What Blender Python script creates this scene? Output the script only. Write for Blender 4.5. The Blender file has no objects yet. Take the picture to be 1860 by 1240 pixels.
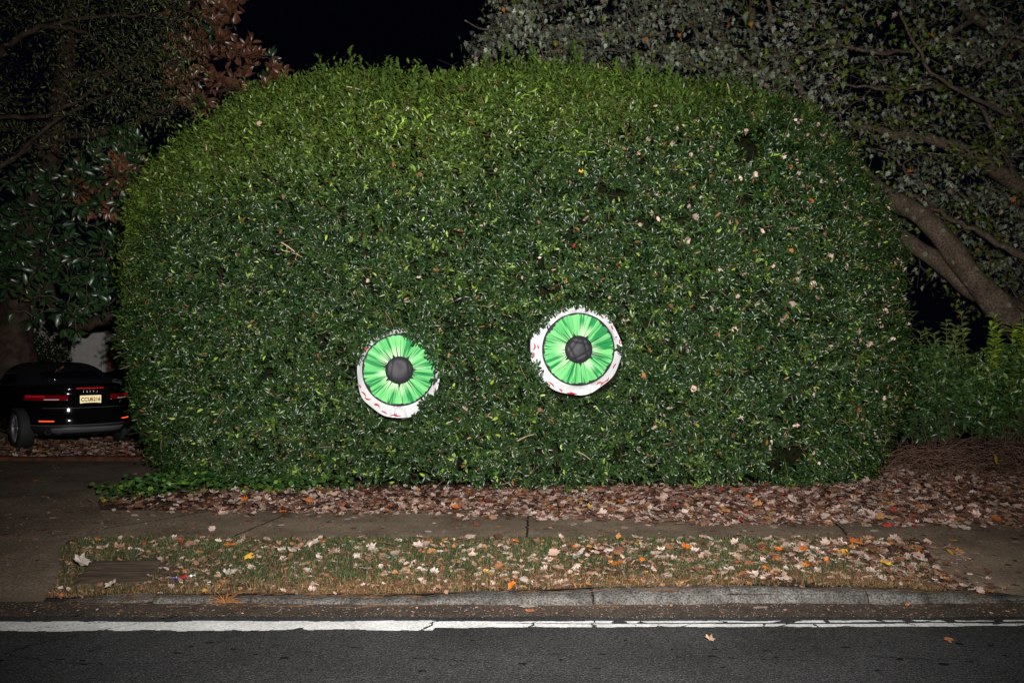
import bpy, bmesh, math, random
import numpy as np
from mathutils import Vector, Matrix
random.seed(11)
rng = np.random.default_rng(11)
S = bpy.context.scene
C = S.collection
R = math.radians

# ------------------------------------------------------------------ camera, night sky, camera flash, exposure
F = 1447.0                      # focal length in pixels of the 1860 px wide photograph
CZ, HY = 1.5, 645.0             # eye height and horizon row
cam = bpy.data.cameras.new('camera'); co = bpy.data.objects.new('camera', cam); C.objects.link(co)
cam.sensor_width = 36; cam.lens = 36 * F / 1860
cam.clip_start = .05; cam.clip_end = 500
co.location = (0, 0, CZ); co.rotation_euler = (math.pi / 2 + math.atan((HY - 620) / F), 0, 0)
S.camera = co
W = bpy.data.worlds.new('World'); S.world = W; W.use_nodes = True
W.node_tree.nodes['Background'].inputs[0].default_value = (.16, .22, .60, 1)
W.node_tree.nodes['Background'].inputs[1].default_value = .0032
fl = bpy.data.lights.new('camera_flash', 'SPOT'); flo = bpy.data.objects.new('camera_flash', fl); C.objects.link(flo)
fl.energy = 5600; fl.spot_size = R(94); fl.spot_blend = 1.0; fl.shadow_soft_size = .035; fl.color = (1.0, .97, .93)
flo.location = (.22, .05, 1.85)
flo.rotation_euler = (Vector((.0, 8.6, 2.15)) - Vector(flo.location)).to_track_quat('-Z', 'Y').to_euler()
S.view_settings.view_transform = 'Standard'; S.view_settings.look = 'None'
S.view_settings.exposure = 0; S.view_settings.gamma = 1
S.render.engine = 'CYCLES'
S.cycles.max_bounces = 4; S.cycles.diffuse_bounces = 2; S.cycles.glossy_bounces = 2; S.cycles.transmission_bounces = 3

def P(px, py, Y):               # world point seen at a pixel, at distance Y
    return Vector(((px - 930) / F * Y, Y, CZ + (HY - py) / F * Y))

# ------------------------------------------------------------------ helpers
def tag(o, label=None, cat=None, group=None, kind=None):
    if label: o['label'] = label
    if cat: o['category'] = cat
    if group: o['group'] = group
    if kind: o['kind'] = kind
    return o
def empty(name, loc, rz=0, **k):
    o = bpy.data.objects.new(name, None); C.objects.link(o); o.location = loc; o.rotation_euler = (0, 0, rz)
    o.empty_display_size = .1
    return tag(o, **k)
def link(name, me, mat=None, parent=None, **k):
    if mat is not None:
        me.materials.clear(); me.materials.append(mat)
    o = bpy.data.objects.new(name, me); C.objects.link(o)
    if parent is not None: o.parent = parent
    return tag(o, **k)
def np_mesh(name, V, F4=None, F3=None, col=None, smooth=True):
    """fast mesh from arrays: V (n,3), quads F4 (m,4), tris F3 (m,3), per-vertex colour"""
    me = bpy.data.meshes.new(name)
    parts = []
    nq = 0 if F4 is None else len(F4); nt = 0 if F3 is None else len(F3)
    loops = np.concatenate([a.ravel() for a in (F4, F3) if a is not None and len(a)]).astype(np.int32)
    starts = np.concatenate([np.arange(nq) * 4, nq * 4 + np.arange(nt) * 3]).astype(np.int32)
    me.vertices.add(len(V)); me.vertices.foreach_set('co', np.ascontiguousarray(V, dtype=np.float32).ravel())
    me.loops.add(len(loops)); me.loops.foreach_set('vertex_index', loops)
    me.polygons.add(nq + nt); me.polygons.foreach_set('loop_start', starts)
    me.polygons.foreach_set('use_smooth', np.full(nq + nt, smooth, dtype=bool))
    me.update(calc_edges=True)
    if col is not None:
        a = me.color_attributes.new('Col', 'FLOAT_COLOR', 'POINT')
        c4 = np.ones((len(V), 4), dtype=np.float32); c4[:, :3] = col
        a.data.foreach_set('color', c4.ravel())
    return me
def grid_faces(nu, nv, wrap=False):
    i = np.arange(nu - 1)[:, None]; j = np.arange(nv if wrap else nv - 1)[None, :]
    a = i * nv + j; b = i * nv + (j + 1) % nv
    return np.stack([a, a + nv, b + nv, b], -1).reshape(-1, 4)
_ns = {}
def noise(p, scale=1.0, seed=0):
    """smooth pseudo noise of points (n,3), about -1..1"""
    if seed not in _ns:
        r = np.random.default_rng(900 + seed)
        k = r.normal(size=(14, 3)); k *= (r.uniform(.6, 2.2, 14) / np.linalg.norm(k, axis=1))[:, None]
        _ns[seed] = (k, r.uniform(0, 6.28, 14))
    k, ph = _ns[seed]
    return np.sin(np.asarray(p) @ (k.T * scale) + ph).sum(-1) / 4.2
def unit(a): return a / np.maximum(np.linalg.norm(a, axis=-1, keepdims=True), 1e-9)
def sm(a, b, x):
    t = np.clip((np.asarray(x, dtype=float) - a) / (b - a), 0, 1); return t * t * (3 - 2 * t)

# leaf templates: (verts, quads, tris); x along the leaf, y across, z up
def T_leaf(fold=.18, droop=.12):
    V = [(0, 0, 0), (.33, .42, fold * .42 - droop * .1), (.33, 0, 0), (.33, -.42, fold * .42 - droop * .1),
         (.7, .4, fold * .4 - droop * .5), (.7, 0, -droop * .4), (.7, -.4, fold * .4 - droop * .5), (1, 0, -droop)]
    return np.array(V, float), np.array([(2, 5, 4, 1), (3, 6, 5, 2)]), np.array([(0, 2, 1), (0, 3, 2), (4, 5, 7), (5, 6, 7)])
def T_small():
    V = [(0, 0, 0), (.3, .45, .08), (.7, .42, .05), (1, 0, -.06), (.7, -.42, .05), (.3, -.45, .08)]
    return np.array(V, float), np.array([(0, 3, 2, 1), (0, 5, 4, 3)]), np.zeros((0, 3), int)
def T_maple(curl=.2, seed=0):
    r = np.random.default_rng(seed)
    ang = [180, 150, 128, 105, 88, 66, 52, 40, 22, 10]
    rad = [.30, .34, .52, .38, .34, .62, .44, .36, .40, .5]
    pts = [(-.38, 0)]
    up = [(-.33, .20), (-.30, .40), (-.13, .38), (-.02, .58), (.10, .41), (.29, .45), (.31, .26), (.46, .17), (.58, 0)]
    out = pts + up + [(x, -y) for x, y in up[:-1]][::-1]
    V = [(0, 0, 0)] + [(x + r.uniform(-.05, .05), y + r.uniform(-.05, .05), 0) for x, y in out]
    V = np.array(V, float); V[:, 0] = (V[:, 0] + .38)
    cx, cy = V[:, 0] - .38, V[:, 1]
    d2 = cx ** 2 + cy ** 2
    V[:, 2] = curl * (d2 * r.uniform(.4, 1.4) + r.uniform(-.5, .5) * cy * abs(cx) * 2 + r.uniform(-.12, .12, len(V)) * (d2 > .02))
    n = len(out)
    tri = np.array([(0, 1 + i, 1 + (i + 1) % n) for i in range(n)])[:, ::-1]
    return V, np.zeros((0, 4), int), tri
def T_maple_sharp(curl, seed):
    r = np.random.default_rng(seed); up = [(-.36, .10), (-.42, .40), (-.16, .28), (.02, .62), (.12, .26), (.38, .34), (.34, .14), (.80, 0)]
    out = [(-.38, 0)] + up + [(x, -y) for x, y in up[:-1]][::-1]
    V = np.array([(0, 0, 0)] + [(x + r.uniform(-.03, .03), y + r.uniform(-.03, .03), 0) for x, y in out]); d2 = V[:, 0] ** 2 + V[:, 1] ** 2
    V[:, 2] = curl * (d2 * r.uniform(.4, 1.4) + r.uniform(-.5, .5) * V[:, 1]) + .12 * np.abs(V[:, 1]); V[:, 0] += .38; n = len(out)
    return V, np.zeros((0, 4), int), np.array([(0, 1 + i, 1 + (i + 1) % n) for i in range(n)])[:, ::-1]
def cloud(T, pos, ax, nr, L, Wd, col, curl=None):
    V, Q, Tr = T; n = len(pos); k = len(V)
    ax = unit(ax); yv = unit(np.cross(nr, ax)); zv = np.cross(ax, yv)
    L = np.broadcast_to(L, n)[:, None, None]; Wd = np.broadcast_to(Wd, n)[:, None, None]
    zc = 1.0 if curl is None else np.broadcast_to(curl, n)[:, None, None]
    W3 = pos[:, None, :] + ax[:, None, :] * V[None, :, 0:1] * L + yv[:, None, :] * V[None, :, 1:2] * Wd + zv[:, None, :] * V[None, :, 2:3] * L * zc
    off = (np.arange(n) * k)[:, None, None]
    return W3.reshape(-1, 3), (Q[None] + off).reshape(-1, 4), (Tr[None] + off).reshape(-1, 3), np.repeat(col, k, axis=0)
def join(cl):
    V, Q, Tt, Cc = [], [], [], []; o = 0
    for v, q, t, c in cl:
        V.append(v); Q.append(q + o); Tt.append(t + o); Cc.append(c); o += len(v)
    return np.concatenate(V), np.concatenate(Q), np.concatenate(Tt), np.concatenate(Cc)
def cloud_mesh(name, cl, smooth=True):
    V, Q, Tt, Cc = join(cl)
    return np_mesh(name, V, Q if len(Q) else None, Tt if len(Tt) else None, Cc, smooth)

class Tubes:                    # collects tapered tubes into one mesh
    def __init__(s): s.V = []; s.Q = []; s.n = 0; s.c = []
    def add(s, pts, rad, sides=5, col=(1, 1, 1), rough=0.0):
        p = np.array(pts, float); m = len(p); rad = np.broadcast_to(rad, m).astype(float)
        t = unit(np.gradient(p, axis=0)); ref = np.array([.31, .87, .17]);
        u = unit(np.cross(t, ref)); v = np.cross(t, u)
        a = np.arange(sides) / sides * 2 * np.pi
        ring = u[:, None] * np.cos(a)[None, :, None] + v[:, None] * np.sin(a)[None, :, None]
        rr = rad[:, None] * np.ones(sides)
        if rough:
            q = (p[:, None] + ring * rad[:, None, None]).reshape(-1, 3)
            rr = rr * (1 + rough * noise(q, 2.4 / max(rad.mean(), .02) * .35, 5).reshape(m, sides) + rough * .5 * noise(q, 6 / max(rad.mean(), .02) * .35, 6).reshape(m, sides))
        w = p[:, None] + ring * rr[:, :, None]
        s.V.append(w.reshape(-1, 3)); s.Q.append(grid_faces(m, sides, True) + s.n)
        s.c.append(np.tile(np.array(col, float), (m * sides, 1))); s.n += m * sides
        return s
    def mesh(s, name): return np_mesh(name, np.concatenate(s.V), np.concatenate(s.Q), None, np.concatenate(s.c))
def bez(a, b, sag, n, jit=0):
    t = np.linspace(0, 1, n)[:, None]; a = np.array(a, float); b = np.array(b, float); m = (a + b) / 2 + np.array(sag, float)
    p = (1 - t) ** 2 * a + 2 * t * (1 - t) * m + t ** 2 * b
    if jit: p[1:-1] += rng.normal(0, jit, (n - 2, 3))
    return p
def resample(pts, n):
    """smooth Catmull-Rom through the points"""
    p = np.array([tuple(q) for q in pts], float); m = len(p); P0 = np.vstack([2 * p[0] - p[1], p, 2 * p[-1] - p[-2]])
    out = []
    for s in np.linspace(0, m - 1 - 1e-6, n):
        i = int(s); t = s - i; a, b, c, d = P0[i:i + 4]
        out.append(.5 * ((2 * b) + (-a + c) * t + (2 * a - 5 * b + 4 * c - d) * t * t + (-a + 3 * b - 3 * c + d) * t ** 3))
    return np.array(out)

# ------------------------------------------------------------------ materials
def mat(name, col=(.5, .5, .5), rough=.6, spec=.5, metal=0, attr=False, nscale=0, namt=.25, bump=0, bscale=40, emit=None, estr=0, coat=0):
    m = bpy.data.materials.new(name); m.use_nodes = True; nt = m.node_tree; N = nt.nodes; Lk = nt.links
    b = N['Principled BSDF']; b.inputs['Roughness'].default_value = rough; b.inputs['Metallic'].default_value = metal
    b.inputs['Specular IOR Level'].default_value = spec; b.inputs['Base Color'].default_value = (*col, 1)
    b.inputs['Coat Weight'].default_value = coat; b.inputs['Coat Roughness'].default_value = .05
    if emit: b.inputs['Emission Color'].default_value = (*emit, 1); b.inputs['Emission Strength'].default_value = estr
    src = None
    tc = N.new('ShaderNodeTexCoord')
    if attr:
        a = N.new('ShaderNodeVertexColor'); a.layer_name = 'Col'; src = a.outputs[0]
    if nscale:
        n = N.new('ShaderNodeTexNoise'); n.inputs['Scale'].default_value = nscale; n.inputs['Detail'].default_value = 6
        Lk.new(tc.outputs['Object'], n.inputs[0])
        r = N.new('ShaderNodeMapRange'); r.inputs[1].default_value = .3; r.inputs[2].default_value = .7
        r.inputs[3].default_value = 1 - namt; r.inputs[4].default_value = 1 + namt; Lk.new(n.outputs[0], r.inputs[0])
        mx = N.new('ShaderNodeMix'); mx.data_type = 'RGBA'; mx.blend_type = 'MULTIPLY'; mx.inputs[0].default_value = 1
        if src: Lk.new(src, mx.inputs[6])
        else: mx.inputs[6].default_value = (*col, 1)
        Lk.new(r.outputs[0], mx.inputs[7]); src = mx.outputs[2]
    if src: Lk.new(src, b.inputs['Base Color'])
    if bump:
        n = N.new('ShaderNodeTexNoise'); n.inputs['Scale'].default_value = bscale; n.inputs['Detail'].default_value = 8
        Lk.new(tc.outputs['Object'], n.inputs[0])
        bp = N.new('ShaderNodeBump'); bp.inputs['Strength'].default_value = bump; bp.inputs['Distance'].default_value = .02
        Lk.new(n.outputs[0], bp.inputs['Height']); Lk.new(bp.outputs[0], b.inputs['Normal'])
    return m
def ramp(nt, src, stops):
    r = nt.nodes.new('ShaderNodeValToRGB'); nt.links.new(src, r.inputs[0])
    e = r.color_ramp.elements
    while len(e) > 1: e.remove(e[-1])
    e[0].position = stops[0][0]; e[0].color = (*stops[0][1], 1)
    for p, c in stops[1:]:
        x = e.new(p); x.color = (*c, 1)
    return r.outputs[0]
def rock_mat(name, base, patches, fine, fine_amt, specks=None, bump=.5, bscale=120, rough=.85, big=.8):
    """concrete / asphalt: large patches, fine grain, optional pale aggregate specks"""
    m = bpy.data.materials.new(name); m.use_nodes = True; nt = m.node_tree; N = nt.nodes; Lk = nt.links; b = N['Principled BSDF']
    b.inputs['Roughness'].default_value = rough; b.inputs['Specular IOR Level'].default_value = .25
    g = N.new('ShaderNodeNewGeometry')
    n1 = N.new('ShaderNodeTexNoise'); n1.inputs['Scale'].default_value = big; n1.inputs['Detail'].default_value = 9; n1.inputs['Roughness'].default_value = .68
    n2 = N.new('ShaderNodeTexNoise'); n2.inputs['Scale'].default_value = fine; n2.inputs['Detail'].default_value = 4
    for n in (n1, n2): Lk.new(g.outputs['Position'], n.inputs[0])
    c1 = ramp(nt, n1.outputs[0], [(.3, base), (.5, [(a + c) / 2 for a, c in zip(base, patches)]), (.68, patches)])
    r = N.new('ShaderNodeMapRange'); r.inputs[1].default_value = .32; r.inputs[2].default_value = .68; r.inputs[3].default_value = 1 - fine_amt; r.inputs[4].default_value = 1 + fine_amt
    Lk.new(n2.outputs[0], r.inputs[0])
    mx = N.new('ShaderNodeMix'); mx.data_type = 'RGBA'; mx.blend_type = 'MULTIPLY'; mx.inputs[0].default_value = 1
    Lk.new(c1, mx.inputs[6]); Lk.new(r.outputs[0], mx.inputs[7]); out = mx.outputs[2]
    if specks:
        sc, thr, colr, band = specks
        v = N.new('ShaderNodeTexVoronoi'); v.inputs['Scale'].default_value = sc; Lk.new(g.outputs['Position'], v.inputs[0])
        sep = N.new('ShaderNodeSeparateColor'); Lk.new(v.outputs['Color'], sep.inputs[0])
        gt = N.new('ShaderNodeMath'); gt.operation = 'GREATER_THAN'; Lk.new(sep.outputs[0], gt.inputs[0]); gt.inputs[1].default_value = thr
        d = N.new('ShaderNodeMath'); d.operation = 'LESS_THAN'; Lk.new(v.outputs['Distance'], d.inputs[0]); d.inputs[1].default_value = .42
        mm = N.new('ShaderNodeMath'); mm.operation = 'MULTIPLY'; Lk.new(gt.outputs[0], mm.inputs[0]); Lk.new(d.outputs[0], mm.inputs[1])
        fac = mm.outputs[0]
        if band:                # loose glass beads and grit lie thicker along the painted line
            sx = N.new('ShaderNodeSeparateXYZ'); Lk.new(g.outputs['Position'], sx.inputs[0])
            y0, y1, hi = band
            nn = N.new('ShaderNodeMath'); nn.operation = 'SUBTRACT'; Lk.new(sx.outputs[1], nn.inputs[0]); nn.inputs[1].default_value = (y0 + y1) / 2
            ab = N.new('ShaderNodeMath'); ab.operation = 'ABSOLUTE'; Lk.new(nn.outputs[0], ab.inputs[0])
            mr = N.new('ShaderNodeMapRange'); mr.inputs[1].default_value = 0; mr.inputs[2].default_value = (y1 - y0) / 2; mr.inputs[3].default_value = hi; mr.inputs[4].default_value = thr
            Lk.new(ab.outputs[0], mr.inputs[0]); Lk.new(mr.outputs[0], gt.inputs[1])
        m2 = N.new('ShaderNodeMix'); m2.data_type = 'RGBA'; Lk.new(fac, m2.inputs[0]); Lk.new(out, m2.inputs[6]); m2.inputs[7].default_value = (*colr, 1)
        out = m2.outputs[2]
    Lk.new(out, b.inputs['Base Color'])
    nb = N.new('ShaderNodeTexNoise'); nb.inputs['Scale'].default_value = bscale; nb.inputs['Detail'].default_value = 5; Lk.new(g.outputs['Position'], nb.inputs[0])
    bp = N.new('ShaderNodeBump'); bp.inputs['Strength'].default_value = bump; bp.inputs['Distance'].default_value = .01
    Lk.new(nb.outputs[0], bp.inputs['Height']); Lk.new(bp.outputs[0], b.inputs['Normal'])
    return m

M_road = rock_mat('asphalt', (.013, .013, .0135), (.040, .040, .042), 120, .95, (150, .90, (.10, .097, .094), (4.62, 5.06, .80)), bump=1.3, bscale=75, big=1.1)
M_walk = rock_mat('old_concrete', (.085, .058, .037), (.25, .19, .135), 70, .35, (80, .985, (.35, .33, .3), None), bump=.4, bscale=60, big=1.6)
M_drive = rock_mat('driveway_concrete', (.06, .044, .030), (.20, .15, .108), 60, .4, (60, .985, (.3, .28, .25), None), bump=.5, bscale=50, big=1.2)
M_kerb = rock_mat('kerb_stone', (.025, .022, .02), (.10, .095, .088), 90, .8, None, bump=1.0, bscale=45, big=7)
M_dirt = rock_mat('leaf_mould', (.022, .012, .008), (.07, .042, .028), 40, .5, None, bump=1.0, bscale=30, big=2.5)
M_gutter = rock_mat('gutter_grit', (.03, .022, .017), (.075, .055, .042), 90, .6, (110, .95, (.45, .42, .38), (4.8, 5.0, .80)), bump=1, bscale=70, big=4)
M_paint = rock_mat('line_paint', (.46, .46, .45), (.72, .72, .71), 60, .25, None, bump=.3, bscale=80, big=6, rough=.6)
M_hedge = mat('privet_leaf', attr=True, rough=.34, spec=.40)
M_tleaf = mat('tree_leaf', attr=True, rough=.45, spec=.5)
M_mag = mat('magnolia_leaf', attr=True, rough=.34, spec=.7)
M_dead = mat('dead_leaf', attr=True, rough=.75, spec=.2)
M_grass = mat('grass_blade', attr=True, rough=.5, spec=.3)
M_bark = rock_mat('bark', (.050, .035, .024), (.135, .100, .070), 38, .55, (11, .90, (.17, .165, .13), None), bump=1.0, bscale=30, big=4.5, rough=.9)
M_barkd = mat('dark_bark', (.045, .030, .022), .9, .15, nscale=6, namt=.6, bump=1.0, bscale=16)
M_twig = mat('twig', attr=True, rough=.8, spec=.2, nscale=30, namt=.3)
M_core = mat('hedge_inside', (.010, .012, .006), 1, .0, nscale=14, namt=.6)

# ------------------------------------------------------------------ the ground
def kh(x):                      # height of the kerb top above the road
    return np.interp(x, [-3.4, -2.9, -2.2, -.7, 0, .5, 2.3, 2.8, 3.2, 3.6], [.012, .015, .040, .042, .062, .083, .085, .06, .030, .070])
YK = 5.31                       # back edge of the kerb
def gz(x, y):
    x = np.asarray(x, float); y = np.asarray(y, float)
    t = sm(YK, 6.5, y); return (-.12 + kh(x)) * (1 - t) + .0 * t
def sheet(name, rows, xl, xr, nx, dz, material, rough=0, kind='structure', **k):
    xs = []; 
    for y in rows:
        a, b = xl(y), xr(y); xs.append(np.stack([np.linspace(a, b, nx), np.full(nx, y)], 1))
    p = np.concatenate(xs); z = gz(p[:, 0], p[:, 1]) + dz
    V = np.column_stack([p, z])
    if rough: V[:, 2] += rough * noise(V, 3, 3)
    return link(name, np_mesh(name, V, grid_faces(len(rows), nx)[:, ::-1] * 1), material, kind=kind, **k)
# the ground: one sheet to the horizon
xg = np.concatenate([[-150, -60, -25], np.linspace(-14, 14, 90), [25, 60, 150]])
yg = np.concatenate([np.linspace(YK - .1, 7, 24), np.linspace(7.4, 16, 30), [20, 30, 60, 180]])
XX, YY = np.meshgrid(xg, yg)
V = np.stack([XX.ravel(), YY.ravel(), (gz(XX, YY) - .02).ravel()], 1)
link('ground', np_mesh('ground', V, grid_faces(len(yg), len(xg))[:, ::-1]), M_dirt, kind='structure')
V = np.array([(-150, -40, -.12), (150, -40, -.12), (150, YK + .1, -.12), (-150, YK + .1, -.12)])
link('road', np_mesh('road', V, np.array([(0, 1, 2, 3)])), M_road, kind='structure')
# gritty gutter strip between paint and kerb, and its dirt
xs = np.linspace(-12, 12, 240)
e0 = 4.96 + .015 * noise(np.stack([xs, xs * 0, xs * 0], 1), 4, 1); e1 = np.full_like(xs, YK - .08)
V = np.concatenate([np.stack([xs, e0, xs * 0 - .1165], 1), np.stack([xs, (e0 + e1) / 2, xs * 0 - .116], 1), np.stack([xs, e1, xs * 0 - .108], 1)])
link('gutter', np_mesh('gutter', V, grid_faces(3, len(xs))[:, ::-1]), M_gutter, kind='structure')

sheet('sidewalk', np.linspace(6.42, 7.75, 14), lambda y: -4.6, lambda y: 14, 80, .0, M_walk)
xdr = lambda y: float(np.interp(y, [YK - .1, 5.8, 6.2, 6.5, 6.7, 8.2, 9.6, 11.3], [-3.05, -3.25, -3.5, -3.6, -3.4, -4.25, -4.4, -4.7]))
sheet('driveway', np.linspace(YK - .1, 11.3, 60), lambda y: -16, xdr, 60, .006, M_drive)
xap = lambda y: float(np.interp(y, [YK - .1, 5.5, 5.8, 6.2, 6.5], [3.35, 3.08, 3.1, 3.22, 3.3]))
sheet('driveway_apron', np.linspace(YK - .1, 6.46, 20), xap, lambda y: 14, 40, .008, M_walk)
# verge soil
sheet('verge_soil', np.linspace(YK - .02, 6.5, 26), xdr, xap, 120, .004, M_dirt, rough=.004)
# joints in the pavement: sunken dark lines built as thin strips
J = []
for (xa, ya, xb, yb) in [(.12, 6.42, .15, 7.6), (-2.33, 6.44, -2.1, 7.7), (2.75, 6.44, 2.9, 7.2), (-3.9, 6.45, -2.9, 7.7)]:
    a = np.array((xa, ya)); b = np.array((xb, yb)); t = np.linspace(0, 1, 20)[:, None]; c = a + (b - a) * t; c[:, 0] += .006 * rng.normal(size=20)
    J.append(np.column_stack([c - (.009, 0), np.full(20, .0035)])); J.append(np.column_stack([c + (.009, 0), np.full(20, .0035)]))
Vj = np.concatenate(J); Fj = np.concatenate([grid_faces(2, 20) + 40 * i for i in range(4)])
link('sidewalk_joints', np_mesh('sidewalk_joints', Vj, Fj[:, ::-1]), M_core if False else mat('joint', (.02, .015, .012), .95, .1), kind='structure')

# kerb: granite blocks with a rounded, chipped nose
prof = [(YK + .02, -.14), (YK + .02, 0.0), (YK - .02, .004), (YK - .07, .002), (YK - .095, -.006), (YK - .11, -.022), (YK - .118, -.05), (YK - .122, -.09), (YK - .125, -.15)]
Vk, Fk, n0 = [], [], 0
cuts = [-2.95, -2.35, -1.72, -.62, .525, 1.43, 2.32, 2.72, 3.24, 4.6, 9.0]
for a, b in zip(cuts[:-1], cuts[1:]):
    n = max(8, int((b - a) / .025)); xs = np.linspace(a + (.008 if abs(a - .525) < .01 else .002), b - (.008 if abs(b - .525) < .01 else .002), n); dy = rng.uniform(-.012, .012); dz = rng.uniform(-.006, .003)
    for x in xs:
        e = min(x - a, b - x); rnd = .02 * math.exp(-e / .02)
        for (py, pz) in prof:
            q = np.array([[x, py * 3, pz * 6]])
            top = -.12 + float(kh(x))
            nse = (.012 + .006 * (x < 0)) * float(noise(q, 4, 7)[0]) + .007 * float(noise(q, 15, 8)[0])
            Vk.append((x, py + dy + nse * (1 if pz > -.1 else 0) + rnd * (1 if py < YK else 0), max(top + dz + pz - rnd * .5 + nse * .6, -.13) if pz > -.13 else -.135))
    Fk.append(grid_faces(n, len(prof)) + n0); 
    k = len(prof)
    n0 += n * k
me = np_mesh('kerb', np.array(Vk), np.concatenate(Fk)); link('kerb', me, M_kerb, kind='structure')

# white edge line, chipped: a grid of small paint cells, the broken ones left out
nx, nv = 1700, 22
xs = np.linspace(-8.5, 8.5, nx); keep = []
yc = 4.80 + xs * .008; hw = np.where(xs < -.46, .086, .056) + .005 * noise(np.stack([xs, xs * 0, xs * 0], 1), 9, 2)
vv = np.linspace(-1, 1, nv)
Xg = np.repeat(xs, nv); Vg = np.tile(vv, nx); hwg = np.repeat(hw, nv); off = np.repeat(np.where(xs < -.46, 0, .012), nv)
Yg = np.repeat(yc, nv) + off + Vg * hwg
V = np.stack([Xg, Yg, np.full_like(Xg, -.1135)], 1)
Fq = grid_faces(nx, nv)
c = V[Fq].mean(1); cx, cy = c[:, 0], c[:, 1]; cv = Vg[Fq].mean(1)
n3 = noise(np.column_stack([cx * 30, cy * 30, cx * 0]), 1.0, 4); n4 = noise(np.column_stack([cx * 9, cy * 16, cx * 0]), 1.0, 9)
keepm = (n3 + n4 * .6 < 2.4) & ((np.abs(cv) + .13 * n3 + .05 * n4) < .97)
wear = sm(-.2, 2.2, cx)
for (x0, sl, w) in [(-.47, .5, .007), (-2.55, 3.2, .006), (-3.3, .6, .003), (.13, .4, .008)]:
    d = np.abs(cx - x0 - sl * (cy - 4.83) - .012 * noise(np.column_stack([cx * 20, cy * 60, cx * 0]), 1.2, 20)); keepm &= ~(d < w * (1 + .5 * n3))
lc = .25 + .18 * noise(np.column_stack([cx, cx * 0, cx * 0]), 3, 12)
keepm &= ~((np.abs(cv - lc) < (.04 + .22 * wear) * (1 + .5 * n4)) & (cx > -.1) & ((n4 + n3 * .4 > -.5 - wear) ))
r_l = np.random.default_rng(5)
for side_ in (0, 1):
    x0 = .5
    while x0 < 8:
        w = r_l.uniform(.002, .006) * (1 + 5.5 * side_ * sm(.4, 2.2, x0)) + .03 * side_ * (r_l.random() < .4); sl = r_l.uniform(-1.4, 1.4)
        d = np.abs(cx - x0 - sl * (cy - 4.83) - .016 * noise(np.column_stack([cx * 20, cy * 50, cx * 0]), 1.2, 20 + int(x0 * 7) % 6))
        keepm &= ~((d < w * (1 + .8 * n3)) & ((cv > lc) if side_ else (cv <= lc))); x0 += r_l.uniform(.12, .5)
keepm &= ~((n3 * .7 + n4 * .8 + .3 * wear > 1.55) & (cx > -.4))
link('edge_line', np_mesh('edge_line', V, Fq[keepm][:, ::-1]), M_paint, kind='structure')
# cracks in the asphalt: thin dark ribbons
Vc, Fc, n0 = [], [], 0
def crack(pts, w):
    global n0
    p = resample([(x, y, 0) for x, y in pts], 60)[:, :2]; p += rng.normal(0, .006, p.shape)
    ww = w * (.5 + rng.random(60))[:, None]
    a = np.column_stack([p - ww * (1, .3), np.full(60, -.1128)]); b = np.column_stack([p + ww * (1, .3), np.full(60, -.1128)])
    Vc.append(a); Vc.append(b); Fc.append(grid_faces(2, 60) + n0); n0 += 120
crack([(-2.05, 4.98), (-2.3, 4.8), (-2.6, 4.55), (-2.75, 4.35)], .005)
crack([(-3.2, 4.6), (-2.7, 4.32), (-2.2, 4.2), (-1.4, 4.25)], .003)
crack([(1.9, 4.3), (2.4, 4.26), (3.1, 4.33), (4.2, 4.2)], .004)
crack([(-.5, 4.28), (0, 4.22), (.8, 4.3), (1.6, 4.24)], .0025)
for i in range(46):
    c_ = np.array([rng.uniform(-3, 3), rng.uniform(4.1, 4.55)]); rx_, ry_ = rng.uniform(.006, .03), rng.uniform(.004, .012); a = np.linspace(0, np.pi, 60); j_ = 1 + .3 * noise(np.column_stack([a * 3, a * 0 + i, a * 0]), 2, 15)
    Vc.append(np.column_stack([c_[0] - rx_ * np.cos(a), c_[1] - ry_ * np.sin(a) * j_, np.full(60, -.1128)])); Vc.append(np.column_stack([c_[0] - rx_ * np.cos(a), c_[1] + ry_ * np.sin(a) * j_, np.full(60, -.1128)])); Fc.append(grid_faces(2, 60) + n0); n0 += 120
link('road_cracks', np_mesh('road_cracks', np.concatenate(Vc), np.concatenate(Fc)[:, ::-1]), mat('crack_tar', (.006, .006, .006), .9, .1), kind='structure')

# ------------------------------------------------------------------ the hedge
HX, HYc, HZ = .07, 10.55, 2.2
A, B, CT, CB = 4.86, 2.05, 2.80, 3.35
def hedge_surface(th, w):       # th round the plan, w -1..1 in height -> point
    pz = 2.8
    f = np.power(np.clip(1 - np.abs(w) ** pz, 0, 1), 1 / pz)
    n = 3.0
    c, s_ = np.cos(th), np.sin(th)
    rr = (np.abs(c) ** n + np.abs(s_) ** n) ** (-1 / n)
    z = HZ + np.where(w > 0, w * CT, w * CB)
    X = HX + A * f * rr * c
    z = z - .22 * sm(3.0, 5.0, X) * np.clip((z - 2.2) / 2.2, 0, 1) + .06 * np.sin(X * 1.7) * np.clip((z - 3) / 2, 0, 1)
    return np.stack([X, HYc + B * f * rr * s_, z], -1)
nth, nw = 420, 200
th = np.linspace(0, 2 * np.pi, nth, endpoint=False)
w = np.concatenate([np.linspace(-.64, .8, 130), 1 - .2 * (np.linspace(1, 0, 71)[1:] ** 1.6)])
nw = len(w)
TH, WW = np.meshgrid(th, w)
G = hedge_surface(TH.ravel(), WW.ravel())
def bumps(p):
    q = p * np.array([1, .7, 1])
    b = .07 * noise(q, 1.3, 30) + .045 * noise(q, 3.1, 31) + .02 * noise(q, 7, 32)
    ex = np.minimum(np.hypot(p[:, 0] + 1.2, p[:, 2] - 1.32), np.hypot(p[:, 0] - .69, p[:, 2] - 1.55))
    return b * (.25 + .75 * sm(.4, .9, ex))
Fh = grid_faces(nw, nth, True)
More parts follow.
